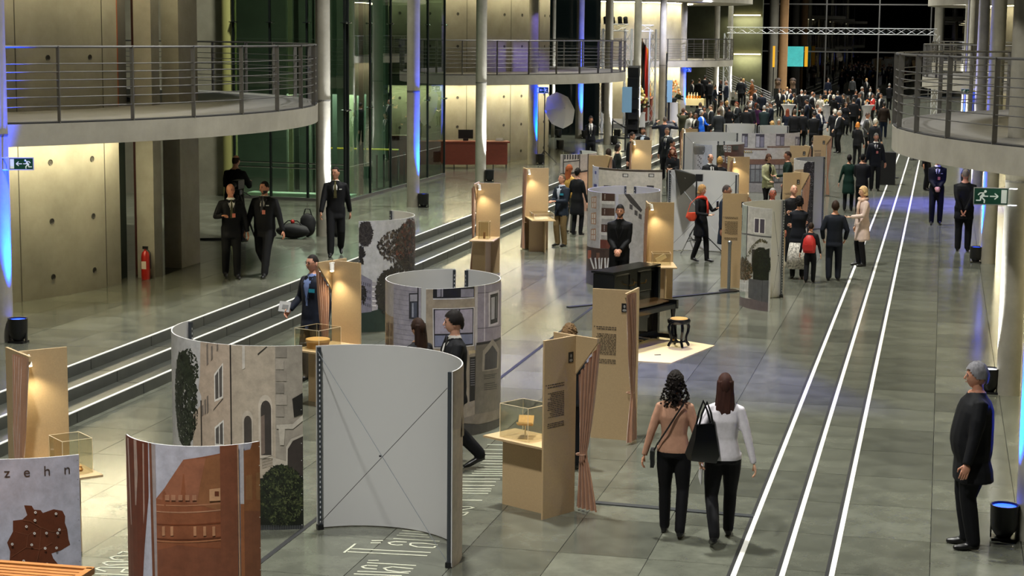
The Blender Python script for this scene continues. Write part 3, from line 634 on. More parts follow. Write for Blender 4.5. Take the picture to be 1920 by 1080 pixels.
            k.P([(200,398),(262,404),(450,428),(450,440),(262,416),(200,408)],'626364'); k.P([(312,282),(400,290),(400,408),(312,402)],'eeedea'); k.P([(319,290),(350,292),(350,398),(319,396)],'504b5a'); k.P([(360,293),(394,296),(394,404),(360,400)],'504b5a')
            for y in (260,305,345): k.P([(209,y),(222,y+2),(222,y+38),(209,y+36)],'3b3c40')
            k.P([(303,528),(340,530),(340,700),(303,700)],'37352f')
            for i in range(16): a=i/15; k.Lv(262+150*a,590-130*math.sin(a*2.0),10,12,10,('4b4f35','6a5a3a','3a3d28'),.016)
            k.Lv(255,690,58,95,800,('3b3a22','2a2b1a','5a4a2c','75563a'),.022); k.P([(318,560),(440,520),(440,770),(318,765)],'1a2014'); k.Lv(380,640,68,125,1500,('161d12','202818','0e130a'),.022)
            k.P([(190,890),(440,930),(440,1060),(190,1000)],'665c5f'); k.P([(286,756),(440,772),(440,945),(286,905)],'57585c'); k.P([(390,775),(394,775),(394,938),(390,936)],'3d3e42')
            for i in range(9): k.P([(196+10*i,762+i),(202+10*i,762+i),(202+10*i,858+i),(196+10*i,852+i)],'dededf')
            k.P([(193,785),(286,792),(286,799),(193,792)],'dededf'); k.P([(193,835),(286,848),(286,855),(193,842)],'dededf')
        elif kind=='darktree':
            k.rect(0,0,L,HP,'bfbdbe'); k.Z(6.,1460,240); k.P([(185,470),(310,462),(310,500),(185,506)],'9f8972'); k.P([(345,390),(420,380),(420,1200),(345,1200)],'221f27'); k.Lv(345,470,55,100,420,('221f26','2f2b33','18161b'),.03); k.Lv(340,800,60,330,900,('221f26','2f2b33','18161b'),.035); k.Lv(380,700,34,330,260,('8a8790','55525c'),.012)
        elif kind=='block':
            k.rect(0,0,L,HP,'b3aea6'); k.rect(0,HP-.05,L,HP,'3f372f'); k.Z(4.5,960,240); k.P([(680,310),(735,330),(735,800),(680,800)],'aaa9be')
            for x in (935,1152): k.P([(x,384),(x+48,386),(x+48,416),(x,414)],'413f40'); k.P([(x+8,390),(x+42,391),(x+42,410),(x+8,409)],'b4b2ae')
            k.P([(702,362),(716,364),(716,390),(702,388)],'4a4d86'); k.P([(696,470),(720,474),(720,496),(696,494)],'3a3d7a')
            for x in (780,1140): k.P([(x,482),(x+60,486),(x+60,520),(x,520)],'3c3b40')
        elif kind=='shop':
            k.rect(0,0,L,HP,'bab7b9'); k.Z(5.4,1280,220)
            for x,y,w_,h in ((602,165,60,138),(740,170,88,136),(945,168,86,120),(1140,196,52,86)): k.P([(x,y),(x+w_,y),(x+w_,y+h),(x,y+h)],'4d4a57'); k.P([(x+5,y+22),(x+w_*.46,y+22),(x+w_*.46,y+h-6),(x+5,y+h-6)],'aeacba'); k.P([(x+w_*.54,y+30),(x+w_-5,y+30),(x+w_-5,y+h-6),(x+w_*.54,y+h-6)],'85839a')
            k.P([(595,312),(858,318),(858,332),(595,328)],'70564e'); k.P([(858,292),(1150,288),(1150,300),(858,306)],'70564e'); k.P([(595,420),(1150,412),(1150,470),(595,470)],'7a5b52'); k.P([(595,470),(1150,470),(1150,660),(595,660)],'504e55')
            for x in range(605,1130,48): k.P([(x,480),(x+40,480),(x+40,520),(x,520)],'9b9aa2'); k.P([(x,530),(x+40,530),(x+40,650),(x,650)],'7d8088')
            k.P([(595,660),(1150,660),(1150,1100),(595,1100)],'98959a')
            for i in range(8): k.P([(628+11*i,338+(i%2)*14),(636+11*i,338+(i%2)*14),(636+11*i,360),(628+11*i,360)],('b9a05a','4a4038')[i%2])
        elif kind=='watertower':
            k.rect(0,0,L,HP,'a6a8ba'); k.Z(5.4,1280,220); k.P([(122,340),(216,340),(205,900),(118,900)],'aeabba'); k.P([(116,300),(230,296),(228,350),(214,376),(124,376),(116,350)],'605e65'); k.P([(122,290),(222,286),(222,300),(122,304)],'88868c')
            for i in range(9): k.P([(160+(i%3)*14,380+i*16),(168+(i%3)*14,378+i*16),(166+(i%3)*14,392+i*16),(158+(i%3)*14,394+i*16)],'3f3d48')
        elif kind=='brick':
            k.rect(0,0,L,HP,'64453d'); k.Z(5.4,1280,220); k.P([(340,280),(405,280),(395,470),(340,480)],'2b2e28'); k.Lv(380,360,36,90,220,('2b2e28','3a3d36','474a42'),.04)
            for x,y in ((414,284),(455,288),(392,388),(440,400),(395,520),(445,530)): k.P([(x,y),(x+34,y+3),(x+34,y+66),(x,y+62)],'dedbd8'); [k.P([(x+4+15*a,y+6+28*b),(x+15+15*a,y+7+28*b),(x+15+15*a,y+28+28*b),(x+4+15*a,y+27+28*b)],'666870') for a in (0,1) for b in (0,1)]
            k.P([(500,285),(560,285),(560,330),(500,330)],'4a4f48')
        elif kind=='facade':
            k.rect(0,0,L,HP,'b7b3b2'); k.Z(4.5,960,240); k.P([(432,222),(570,222),(570,270),(432,282)],'d2d0cf')
            for i in range(6): k.P([(440+22*i,224),(454+22*i,224),(454+22*i,262),(440+22*i,266)],'44444a')
            for a in ([(430,222),(438,222),(438,400),(430,400)],[(566,222),(574,222),(574,380),(566,380)],[(430,284),(574,268),(574,276),(430,292)],[(410,382),(640,352),(640,366),(410,396)]): k.P(a,'35353a')
            k.P([(410,396),(640,366),(640,700),(410,700)],'a98d80'); k.P([(636,215),(646,215),(646,700),(636,700)],'4a4346'); k.P([(646,215),(720,200),(720,700),(646,700)],'b3a39c')
    return p
panel([(0,861),(41,860),(102,856),(147.5,852)],'white curved display wall with brown country map and large letters',paint_map,ext=.75)
panel([(237,814),(255.5,822),(281,831),(319,836),(362,836),(413,834),(460,831),(487.6,828)],'curved display wall with orange tinted print of a gabled building',paint_orange,ends=(0,0))
panel([(354,601),(335,608),(323.6,620),(335,631.5),(353,637),(379,641),(434,644.7),(567,648)],'curved display wall printed with arched house front and hedge',paint_house,ends=(1,0))
panel([(591.5,648),(644,647),(726,647),(787,652),(828,659),(852,668.5),(861.5,678.7),(851,697)],'blank white concave back of a curved display wall with crossed wires',paint_city('flats'),ends=(1,1),wire=True)
panel([(785.7,540.4),(756.7,534),(735,528),(725,520.5),(738,513),(781,506.8),(854.4,504.4)],'curved display wall printed with a pale boarded house',paint_city('siding'),ends=(0,1))
panel([(877,504.4),(909,510),(930.7,517.5),(936.9,523.6),(927.7,531),(888,537.3),(842,540.4),(798.8,542)],'curved display wall printed with beige flats and stone plinth',paint_city('flats'),ends=(1,0))
panel([(733.3,393.9),(757.8,396.7),(775.8,402),(768.9,407.8),(730,412.5),(672.5,414.7)],'curved display wall printed with bare trees against grey sky',paint_city('tree'),ends=(1,0))
panel([(1155,363.2),(1120,360.3),(1106,356.5),(1104.4,354.4),(1110,352),(1137.8,349),(1174,348.2)],'curved display wall printed with a stairwell front and balconies',paint_city('tower'),ends=(0,1))
panel([(1190,349),(1220,351.5),(1237.8,355.6),(1232,359),(1205,362),(1160,363.5)],'curved display wall printed with a dark gable edge',paint_city('gable'),ends=(1,0))
panel([(1113,309),(1129,314.4),(1160,316.7),(1204,318),(1242.7,319)],'curved display wall printed with a plain block and dark cornice',paint_city('block'),ends=(0,0))
panel([(1255,319),(1309,318),(1351,321),(1379,325),(1388.6,327.8)],'blank white concave display wall behind the studio softbox',None,ends=(1,1),wire=True)
panel([(1051,289.5),(1090,289),(1112,287),(1116,284.8),(1112,283),(1088,281.5)],'curved display wall printed with a grey windowed front',paint_city('facade'),ends=(0,1))
panel([(1448,392),(1424,389),(1403.7,387),(1391,383),(1395,379.7),(1419,376.8),(1471,374.4)],'curved display wall printed with a house garden and picket fence',paint_city('garden'),ends=(0,1),wire=True)
panel([(1529,303.2),(1505,301.5),(1489.5,299.5),(1487.2,298),(1494,296.5),(1515,295),(1545,293.3)],'curved display wall printed with a dark tree',paint_city('darktree'),ends=(0,1))
panel([(1360.5,233),(1391,231.4),(1418,233)],'farthest blank white display wall, left of its pair',None,wire=True)
panel([(1421.7,235.6),(1446.7,234.6),(1479,236)],'farthest blank white display wall, right of its pair',None,wire=True)
panel([(1280,249.2),(1310,247.6),(1350,247.4),(1383.7,249)],'blank white display wall beside the shop front print',None,wire=True)
panel([(1391,249.4),(1437.4,250.2),(1485.5,249),(1501,248.2)],'curved display wall printed with shop front and upper windows',paint_city('shop'),ends=(1,0))
panel([(1338,271.8),(1312,270.8),(1302,268.8),(1312,266),(1346,264)],'curved display wall printed with a grey water tower',paint_city('watertower'),ends=(0,1))
panel([(1358,264),(1384,266),(1395.7,268.5),(1386,270.4),(1344,271.8)],'curved display wall printed with a brick house',paint_city('brick'),ends=(1,0))
# letters on the map wall
def letters(txt,size,sp):
    c=bpy.data.curves.new('t','FONT'); c.body=txt; c.size=size; c.space_character=sp
    o=bpy.data.objects.new('t',c); COL.objects.link(o); bpy.context.view_layer.update()
    me=bpy.data.meshes.new_from_object(o.evaluated_get(bpy.context.evaluated_depsgraph_get())); bpy.data.objects.remove(o)
    V=[tuple(v.co) for v in me.vertices]; Fc=[tuple(p.vertices) for p in me.polygons]; return V,Fc
wm=[o for o in COL.objects if o.get('label','').startswith('white curved display wall with brown')][0]
cx,cy,r,P2=circ([(0,861),(41,860),(102,856),(147.5,852)]); aend=math.atan2(P2[-1][1]-cy,P2[-1][0]-cx)
V,Fc=letters('zehn',.105,2.75); x1=max(v[0] for v in V); m=MB()
m.add([((r+.0085)*math.cos(aend-(.070+x1-v[0])/r),(r+.0085)*math.sin(aend-(.070+x1-v[0])/r),1.745+v[1]) for v in V],Fc)
m.obj('lettering',mat('brown_letters','4a3a34',.6),wm)
# ------------------------------------------------------------------ wooden booths
def curtain(mb,p_top,n,tie,bot,wt,wb,ztop0,ztop1,zt=.62,pl=5,amp=.030,out=.035):
    """cloth hung from p_top (two plan points), pinched at plan point tie, flaring to plan point bot"""
    a,b=[np.array(q,float) for q in p_top]; u=(b-a)/np.linalg.norm(b-a); nn=np.array(n,float)
    N=pl*8; Z=26; rings=[]
    for k in range(Z+1):
        row=[]; t=k/Z
        for i in range(N+1):
            s=i/N; ztop=ztop0+(ztop1-ztop0)*s
            z=ztop*(1-t)+.03*t
            pt=a+(b-a)*s
            if z>zt: q=((z-zt)/(ztop-zt)); q=q**.75; base=np.array(tie)+u*(s-.5)*.10; p=base*(1-q)+pt*q
            else: q=(zt-z)/zt; q=q**.8; base=np.array(tie)+u*(s-.5)*.10; p=base*(1-q)+(np.array(bot)+u*(s-.5)*wb)*q
            am=amp*(.45+.55*min(1,abs(z-zt)/.5))
            ph=2*PI*pl*s+.6*math.sin(3*z+s*4); p=p+nn*(out+am*math.sin(ph))+u*.3*am*math.cos(ph*1.0+1)
            row.append((p[0],p[1],z))
        rings.append(row)
    vs=[p for r_ in rings for p in r_]; W=N+1
    fs=[(k*W+i,k*W+i+1,(k+1)*W+i+1,(k+1)*W+i) for k in range(Z) for i in range(N)]
    return mb.add(vs,fs)
def text_block(mb,u0,u1,z0,z1,rows,y,rng,para=0):
    h=(z0-z1)/rows
    for r_ in range(rows):
        if para and r_%para==para-1: continue
        u=u0; end=u1-(rng.random()*.25*(u1-u0) if rng.random()<.25 else rng.random()*.04*(u1-u0))
        while u<end-.01:
            w_=min(.012+rng.random()*.04,end-u); zc=z0-h*(r_+.5); mb.box((u+w_/2,y,zc),(w_,.0012,h*.42)); u+=w_+.008
def booth(O,rz,label,lit=1,cside=None,diag=True,table=True,text=True,curt=True,tw=.50,tl=.85,lamp_on=True,portrait='dark',pw=1.,both=False,M0=.3,M1=.3,mirror=False,zt=.62):
    """T board along local +x; lit side is local -y*lit; cross board M along local y at x=0"""
    t=thing('display_booth',label,'booth',(O[0],O[1],0),rz); rng=random.Random(sum(map(ord,label)))
    s=-1 if lit>0 else 1          # sign of the lit side in local y
    MB().box((tw/2,0,HP/2),(tw,.022,HP)).obj('board',M_WOOD,t)
    cs=cside if cside is not None else s
    for q in (1,-1):
        if q==cs: g=[(0,HP),(q*M0,HP),(q*M0,HP-.05),(0,HP-.42 if diag else HP-.30)]
        else: g=[(0,HP),(q*M1,HP),(q*M1,0),(0,0)]
        vs=[(-.012,y,z) for y,z in g]+[(.012,y,z) for y,z in g]; n=4
        MB().add(vs,[(0,1,2,3),(7,6,5,4)]+[(i,(i+1)%4,4+(i+1)%4,4+i) for i in range(4)]).obj('side_board',M_WOOD,t)
    if curt:
        m=MB(); z0,z1=(HP-.42,HP-.05) if diag else (HP-.02,HP-.02)
        curtain(m,[(0,cs*.02),(0,cs*M0)],(-1,0),(-.02,cs*.07),(-.03,cs*.13),.3,.30,z0,z1,zt)
        cu=m.obj('curtain',M_CURT,t,smooth='all')
        MB().tube([(-.02+.045*math.cos(a),cs*.07+.05*math.sin(a),zt) for a in np.linspace(0,2*PI,13)[:-1]],.008,5,closed=True).obj('tie_band',M_CURT,cu)
    if table:
        TZ=.76; m=MB(); m.prism([(0,s*.011),(tw,s*.011),(tw,s*tl),(0,s*tl)] if s>0 else [(0,s*tl),(tw,s*tl),(tw,s*.011),(0,s*.011)],TZ-.022,TZ)
        m.obj('table_top',M_WOOD,t)
        MB().box((tw*.62,s*tl*.46,(TZ-.022)/2),(.02,tl*.80,TZ-.022)).obj('table_leg_panel',M_WOOD,t)
        MB().box((tw*.30,s*tl*.60,(TZ-.022)/2),(tw*.58,.02,TZ-.022)).obj('table_leg_panel',M_WOOD,t)
    if text:
        m=MB(); y=-s*.0125; f=-s
        X0,X1=(.10*tw,.62*tw)
        if mirror: X0,X1=(.38*tw,.9*tw)
        text_block(m,X0,X1,1.42,1.37,2,y,rng); text_block(m,X0,X1,1.33,1.06,14,y,rng); text_block(m,X0,X1,1.01,.95,3,y,rng)
        m.box((X0-.02 if f<0 else X1+.02,y,1.41),(.012,.0014,.012)); m.obj('printed_text',M_TEXT,t,kind='stuff')
        ph=MB().box((.18*tw if mirror else .80*tw,y,1.66),(.075,.004,.11)).obj('portrait',mat('portrait_dark','17171a',.4),t)
        q=MB(); xc=.18*tw if mirror else .80*tw; q.ball((xc,y*1.2,1.675),(.014,.0015,.020),8,5); q.ball((xc,y*1.2,1.628),(.026,.0015,.016),8,5)
        q.obj('portrait_figure',mat('portrait_grey','8a8a88',.5),ph)
    if lamp_on:
        lx=.06; l=MB(); l.tube([(lx,s*.08,HP-.03),(lx+.02,s*.10,HP-.13)],.032,10); L_=l.obj('spot_lamp',M_LAMPW,t,smooth=True)
        MB().box((lx-.02,s*.05,HP-.03),(.03,.09,.02)).obj('lamp_arm',M_LAMPW,L_)
        MB().ball((lx+.021,s*.102,HP-.136),(.026,.026,.008),10,5).obj('lamp_glow',M_LEDW,L_)
        R=Matrix.Rotation(rz,3,'Z'); p=R@Vector((lx+.02,s*.12,HP-.16)); q=R@Vector((tw*.62,s*.22,.95))
        lamp('booth_spot','SPOT',(O[0]+p.x,O[1]+p.y,p.z),(O[0]+q.x,O[1]+q.y,q.z),24*pw,(1,.86,.56),.03,100,.8)
    return t
def heading(a,b): return math.atan2(b[1]-a[1],b[0]-a[0])
BO={}
def placed(key,O,rz,label,**k):
    BO[key]=(np.array(O[:2]),rz); return booth(O,rz,label,**k)
placed('b5',(-3.62,18.44),heading((-3.62,18.44),(-3.87,18.0)),'wooden booth with open book case on its table',lit=1,cside=1,lamp_on=True,mirror=True)
placed('b6',(-3.61,21.92),heading((-3.61,21.9),(-4.10,21.95)),'wooden booth with dark portrait beside the piano',lit=1,cside=1,diag=False,table=False,mirror=True)
placed('b2',(-8.06,23.64),heading((-8.06,23.64),(-7.61,23.47)),'wooden booth with round hat box, beside the man with glasses',lit=1,pw=1.2)
placed('b1',(-8.66,15.95),heading((-8.66,15.95),(-8.36,16.29)),'wooden booth with small metal relics behind the map wall',lit=1,diag=False,M0=.34,pw=1.)
placed('b3',(-9.40,36.9),heading((-9.35,36.79),(-8.83,36.83)),'wooden booth with slim tall case below the steps',lit=1)
placed('b4',(-9.36,41.3),math.radians(22),'wooden booth with documents on a low glazed table',lit=1,diag=False,tl=1.0,tw=.55)
placed('b7',(-5.29,33.69),heading((-5.29,33.69),(-4.83,33.8)),'wooden booth with small tilted case behind the piano',lit=1,diag=True)
placed('b8',(-3.67,36.15),heading((-3.69,35.8),(-4.14,35.75)),'wooden booth with text board behind the steel barrier post',lit=1,cside=1,M0=.12,M1=.25,table=False,mirror=True)
placed('b9',(-3.09,42.28),heading((-3.09,42.28),(-3.49,41.95)),'wooden booth with pale text board beside the bald man',lit=1,cside=1,table=False,mirror=True)
placed('b10',(-3.52,58.22),heading((-3.52,58.22),(-3.83,58.09)),'wooden booth with wide copper curtain beside the green dress',lit=1,cside=1,diag=False,M0=.45,table=True,tw=.42,mirror=True)
placed('b11',(-8.90,53.5),heading((-8.94,53.5),(-8.35,53.6)),'wooden booth beside the woman with red curls',lit=1,table=False,tw=.58)
placed('b12',(-8.34,46.4),heading((-8.3,46.3),(-8.58,46.2)),'wooden booth seen from behind with golden curtain',lit=1,cside=1,diag=False,M0=.38,table=False,text=False,mirror=True)
placed('b13',(-5.25,47.02),heading((-5.25,47.02),(-4.73,47.2)),'wooden booth behind the long white display wall',lit=1,table=True)
placed('b14',(-3.7,52.6),heading((-3.7,52.6),(-4.15,52.45)),'wooden booth with small portrait behind the dark tree print',lit=1,cside=1,table=False,mirror=True)
placed('b15',(-8.38,60.57),heading((-8.38,60.57),(-7.93,60.6)),'farthest wooden booth below the blue jacket',lit=1,table=False)
def on_table(key,x,y):                    # local booth point -> world
    O,rz=BO[key]; c,s=math.cos(rz),math.sin(rz); return np.array([O[0]+c*x-s*y,O[1]+s*x+c*y,.76])
def vitrine(key,x,y,w_,d_,h,label):
    p=on_table(key,x,y); t=thing('display_case',label,'display case',p,BO[key][1])
    for a,b in (((-w_/2,-d_/2),(w_/2,-d_/2)),((w_/2,-d_/2),(w_/2,d_/2)),((w_/2,d_/2),(-w_/2,d_/2)),((-w_/2,d_/2),(-w_/2,-d_/2))):
        MB().slab(a,b,.004,.002,h).obj('pane',M_ACRYL,t)
    MB().box((0,0,h),(w_,d_,.004)).obj('pane',M_ACRYL,t)
    m=MB(); e=.0022
    for sx in(-1,1):
        m.box((sx*w_/2,0,h),(e*2,d_,e*2))
        for sy in(-1,1): m.box((sx*w_/2,sy*d_/2,h/2),(e*2,e*2,h))
    for sy in(-1,1): m.box((0,sy*d_/2,h),(w_,e*2,e*2))
    m.obj('case_edge',M_ACEDGE,t); return p
p=vitrine('b5',.24,-.48,.36,.40,.36,'clear case over the open book')
t=thing('open_book','small open book with tan pages on a clear cradle','book',p,BO['b5'][1]+.6)
MB().box((-.055,0,.17),(.11,.16,.018),0,0,('Y',.9)).obj('page_block',mat('aged_paper','c09a62',.7,0,.15,30),t)
MB().box((.055,0,.15),(.12,.16,.018),0,0,('Y',-.35)).obj('page_block',mat('aged_paper','c09a62',.7),t)
MB().tube([(-.02,0,.0),(-.02,0,.13)],.004,5).obj('cradle',M_ACEDGE,t); MB().tube([(.04,0,.0),(.04,0,.13)],.004,5).obj('cradle',M_ACEDGE,t)
p=vitrine('b2',.20,-.55,.42,.46,.28,'low clear case over the hat box')
t=thing('hat_box','round tan cardboard hat box with lid','hat box',p)
MB().lathe([(.15,0),(.155,.10)],24).obj('box_body',mat('hatbox','c79a5c',.6,0,.15,12),t,smooth=30); MB().lathe([(.0,.13),(.16,.125),(.165,.12),(.165,.085),(.158,.085)],24).obj('lid',mat('hatbox_lid','cfa365',.6),t,smooth=30)
p=vitrine('b1',.30,-.55,.30,.34,.34,'clear case over small brass relics')
t=thing('brass_relics','cluster of small brass and wooden relics','relics',p)
for i,(x,y,h,r_,c_) in enumerate(((0,0,.14,.018,'5a2c1e'),(-.06,.02,.06,.03,'c79a5c'),(.05,-.02,.05,.025,'e3c79a'),(-.02,-.05,.07,.02,'8a4a2a'),(-.1,-.03,.04,.03,'d9ae6a'),(.08,.03,.05,.03,'c98f4e'))):
    MB().lathe([(r_*.6,0),(r_,h*.4),(r_*.5,h*.8),(r_*.7,h),(0,h)],10,(x,y,0)).obj('relic',mat('relic_'+c_,c_,.35,.4),t,smooth=True)
p=vitrine('b3',.24,-.42,.22,.22,.36,'tall clear case over two slim sticks')
t=thing('slim_pair','pair of slim brown sticks standing upright','object',p)
for q in(-.012,.012): MB().lathe([(.010,0),(.010,.13),(.0,.14)],8,(q,0,0)).obj('stick',mat('stick','8a5a32',.5),t)
p=vitrine('b7',.24,-.40,.34,.30,.22,'clear case over the tilted booklet')
t=thing('booklet','small cream booklet tilted on a holder','booklet',p,.4)
MB().box((0,0,.12),(.20,.015,.09),0,0,('Y',-.5)).obj('cover',mat('cream_card','e6d2ac',.6),t); MB().tube([(0,0,0),(0,0,.1)],.004,5).obj('holder',M_ACEDGE,t)
p=vitrine('b4',.30,-.55,.46,.70,.14,'flat clear case over the documents')
for i,(x,y,a) in enumerate(((-.1,-.15,.1),(.06,-.05,.0),(-.08,.16,-.1),(.09,.2,.05))):
    c,s=math.cos(BO['b4'][1]),math.sin(BO['b4'][1]); o=MB().box((0,0,.003),(.17,.24,.004)).obj('document',mat('paper','e9dcc6',.7),loc=(p[0]+c*x-s*y,p[1]+s*x+c*y,.762+.001*i)); o.rotation_euler[2]=BO['b4'][1]+a
    tag(o,'cream paper document in the flat glass case','document','documents in the flat case')
p=vitrine('b10',.2,-.5,.3,.3,.35,'clear case beside the wide copper curtain')
# ------------------------------------------------------------------ piano, stool, mat
MP=[at(1200,640),at(1228,628),at(1340,649),at(1270,682),at(1180,676)]
tag(MB().prism([p[:2] for p in (at(1170,652),at(1235,632),at(1340,649),at(1258,682),at(1160,676))][::-1],.0,.012).obj('floor_mat',mat('pale_board','cdb985',.6)),'pale square base board under the piano and stool','mat')
M_PIANO=mat('ebonised_wood','0b0c0e',.18,0,spec=.6)
PC=at(1170,655); A=at(1117,505,1.24); B=at(1190,489,1.24); C_=at(1230,497,1.24)
ax=heading(at(1156,511,1.24),C_)         # keyboard edge runs along local x
t=thing('upright_piano','old black upright piano with turned front legs','piano',(*((at(1156,511,1.24)+C_)/2)[:2],0),ax)
W_=1.42
MB().box((0,.20,.80),(W_-.06,.30,.84)).obj('case',M_PIANO,t)
MB().box((0,.19,1.235),(W_+.04,.42,.03)).obj('lid',M_PIANO,t)
for s in(-1,1):
    m=MB(); m.box((s*(W_/2-.03),.17,.61),(.06,.40,1.2)); m.box((s*(W_/2-.03),-.18,.62),(.06,.40,.14)); m.obj('side_panel',M_PIANO,t)
    g=MB().lathe([(.045,0.06),(.05,.10),(.032,.14),(.028,.40),(.04,.50),(.045,.56)],12,(s*(W_/2-.08),-.33,0)).obj('leg',M_PIANO,t,smooth=40)
    MB().box((s*(W_/2-.08),-.20,.09),(.07,.40,.07)).obj('toe_block',M_PIANO,t); MB().ball((s*(W_/2-.08),-.34,.03),.03,8,5).obj('castor',mat('brass','8a6a32',.35,.9),g)
    m=MB(); x=s*.36; m.box((x,.045,1.0),(.46,.012,.36)); p_=m.obj('front_panel',M_PIANO,t)
    q=MB(); q.tube([(x-.2,.03,.84),(x-.2,.03,1.16),(x+.2,.03,1.16),(x+.2,.03,.84)],.010,6,closed=True); q.obj('moulding',M_PIANO,p_,smooth=True)
    MB().tube([(x*.5,.02,.98),(x*.5,-.06,1.0),(x*.5,-.08,1.05)],.010,6).obj('candle_bracket',mat('brass','8a6a32',.35,.9),p_)
MB().box((0,-.18,.59),(W_-.1,.38,.07)).obj('key_bed',M_PIANO,t); MB().box((0,-.10,.675),(W_-.12,.30,.02),0,0,('X',.12)).obj('fall_board',mat('fall_board','3a2a18',.25),t)
MB().box((0,.08,.36),(W_-.12,.02,.46)).obj('bottom_panel',M_PIANO,t)
for x in(-.06,.06): MB().box((x,-.03,.07),(.03,.16,.014)).obj('pedal',mat('brass','8a6a32',.35,.9),t)
sp=at(1272,652); t=thing('piano_stool','round black stool with yellow seat and curved legs','stool',(sp[0],sp[1],.012))
MB().lathe([(0,.475),(.13,.475),(.145,.462),(.14,.455)],20).obj('seat_pad',mat('yellow_velvet','c79428',.6,sheen=.5),t,smooth=True)
MB().lathe([(.15,.46),(.185,.452),(.19,.43),(.175,.39),(.12,.38)],24).obj('seat_ring',M_PIANO,t,smooth=True)
for k in range(4):
    a=k*PI/2+.5; c,s=math.cos(a),math.sin(a)
    MB().tube([(r_*c,r_*s,z) for r_,z in ((.14,.40),(.17,.33),(.16,.25),(.13,.17),(.125,.10),(.16,.05),(.175,.018))],[.022,.026,.022,.018,.022,.024,.02],8).obj('leg',M_PIANO,t,smooth=True)
    MB().tube([(.125*c,.125*s,.09),(0,0,.08)],.018,6).obj('stretcher',M_PIANO,t)
tag(MB().box((0,0,.016),(.10,.03,.006),.5).obj('label_card',M_BLACK,loc=(*at(1233,667)[:2],0)),'small dark card lying on the pale base board','card')
# ------------------------------------------------------------------ bench of wooden slats
bl=atY(177,1064,11.25); t=thing('slatted_counter','tall teak counter with parallel slats before the map wall','counter',(bl[0],bl[1],0),math.radians(1)); ZS=bl[2]-.44
for k in range(9): MB().box((-.97,-.105-k*.062,.425+ZS),(1.86,.045,.03)).obj('slat',M_TEAK,t)
MB().box((-.02,-.33,.42+ZS),(.05,.62,.045)).obj('end_rail',M_TEAK,t); MB().box((-1.0,-.02,.42+ZS),(2.0,.05,.045)).obj('front_rail',M_TEAK,t)
for x in(-.05,-1.8):
    for y in(-.06,-.58): MB().box((x,y,(.40+ZS)/2),(.06,.06,.40+ZS)).obj('leg',M_TEAK,t)
# ------------------------------------------------------------------ signs
def exit_sign(loc,rz,label,right=1,s=1.,bar=True,post=None):
    t=thing('exit_sign',label,'sign',loc,rz); W_,H_=.62*s,.31*s; G=mat('sign_green','0c4030',.5,emit=.15); Wt=mat('sign_white','d5ddd6',.5,emit=.35)
    MB().box((0,0,0),(W_,.02,H_)).obj('plate',G,t)
    f=MB()
    for z in(-1,1): f.box((0,-.002,z*H_/2),(W_+.012,.026,.012))
    for x in(-1,1): f.box((x*W_/2,-.002,0),(.012,.026,H_+.012))
    f.obj('frame',M_ALU,t); y=-.0125; q=right
    MB().box((q*.235*s,y,0),(.10*s,.003,.25*s)).obj('door_symbol',Wt,t)
    m=MB()
    def bar_(a,b,w_):
        a=np.array(a)*s; b=np.array(b)*s; d=b-a; L=np.linalg.norm(d); n=np.array([-d[1],d[0]])/L*w_*s/2
        P=[a-n,b-n,b+n,a+n]; m.add([(q*p[0],y-.001,p[1]) for p in P]+[(q*p[0],y,p[1]) for p in P],[(0,1,2,3),(7,6,5,4),(0,4,5,1),(1,5,6,2),(2,6,7,3),(3,7,4,0)])
    bar_((-.02,0),(.12,0),.022); bar_((.065,.055),(.13,0),.022); bar_((.065,-.055),(.13,0),.022); m.obj('arrow_symbol',Wt,t); m=MB()
    for a,b,w_ in (((-.13,.04),(-.19,-.03),.05),((-.12,.06),(-.20,.06),.022),((-.20,.06),(-.235,.02),.022),((-.14,.0),(-.05,0),.022),((-.185,-.02),(-.19,-.085),.026),((-.19,-.08),(-.27,-.08),.024),((-.16,-.03),(-.115,-.075),.026),((-.115,-.07),(-.12,-.13),.024)): bar_(a,b,w_)
    m.ball((q*-.105*s,y,.09*s),(.026*s,.002,.026*s),10,6); m.obj('running_figure',Wt,t)
    if post is not None:
        for z in(-1,1): MB().tube([(q*W_/2,0,z*H_*.5),(q*(W_/2+post),.0,z*H_*.5)],.008,5).obj('bracket_arm',M_ALU,t)
p=atY(1858,368,26.1); exit_sign(p,math.radians(2),'green exit sign with right arrow on the white lit column',1,.74,post=.12)
p=atY(40,307,24.0); exit_sign(p,math.radians(20),'green exit sign with left arrow on the blue lit column',-1,.55,post=.1)
p=atY(1017,169,62.1); exit_sign(p,math.radians(14),'green exit sign with left arrow on the column by the umbrella',-1,.65,post=.1)
p=atY(1812,172,57.); exit_sign(p,0,'small green exit sign beneath the far balcony',1,.5,post=.1)
p=atY(1289,131,96.5); exit_sign(p,math.radians(10),'dim exit sign beside the blue lit column near the stairs',-1,.6,post=.1)
# ------------------------------------------------------------------ platform things
bx=at(274,522,.45); t=thing('fire_extinguisher','red fire extinguisher standing by the concrete fin','fire extinguisher',(bx[0]+.05,bx[1]-.12,.45))
MB().lathe([(.0,.0),(.075,.0),(.08,.03),(.08,.42),(.06,.50),(.025,.53),(.025,.56)],16).obj('cylinder',mat('signal_red','a32018',.35),t,smooth=40)
MB().box((0,0,.585),(.10,.03,.05)).obj('valve',M_BLACK,t); MB().tube([(.02,0,.57),(.09,0,.5),(.10,0,.2)],.010,6).obj('hose',M_BLACK,t); MB().box((0,-.081,.27),(.09,.003,.14)).obj('label_plate',mat('ext_label','c7b8a8',.6),t)
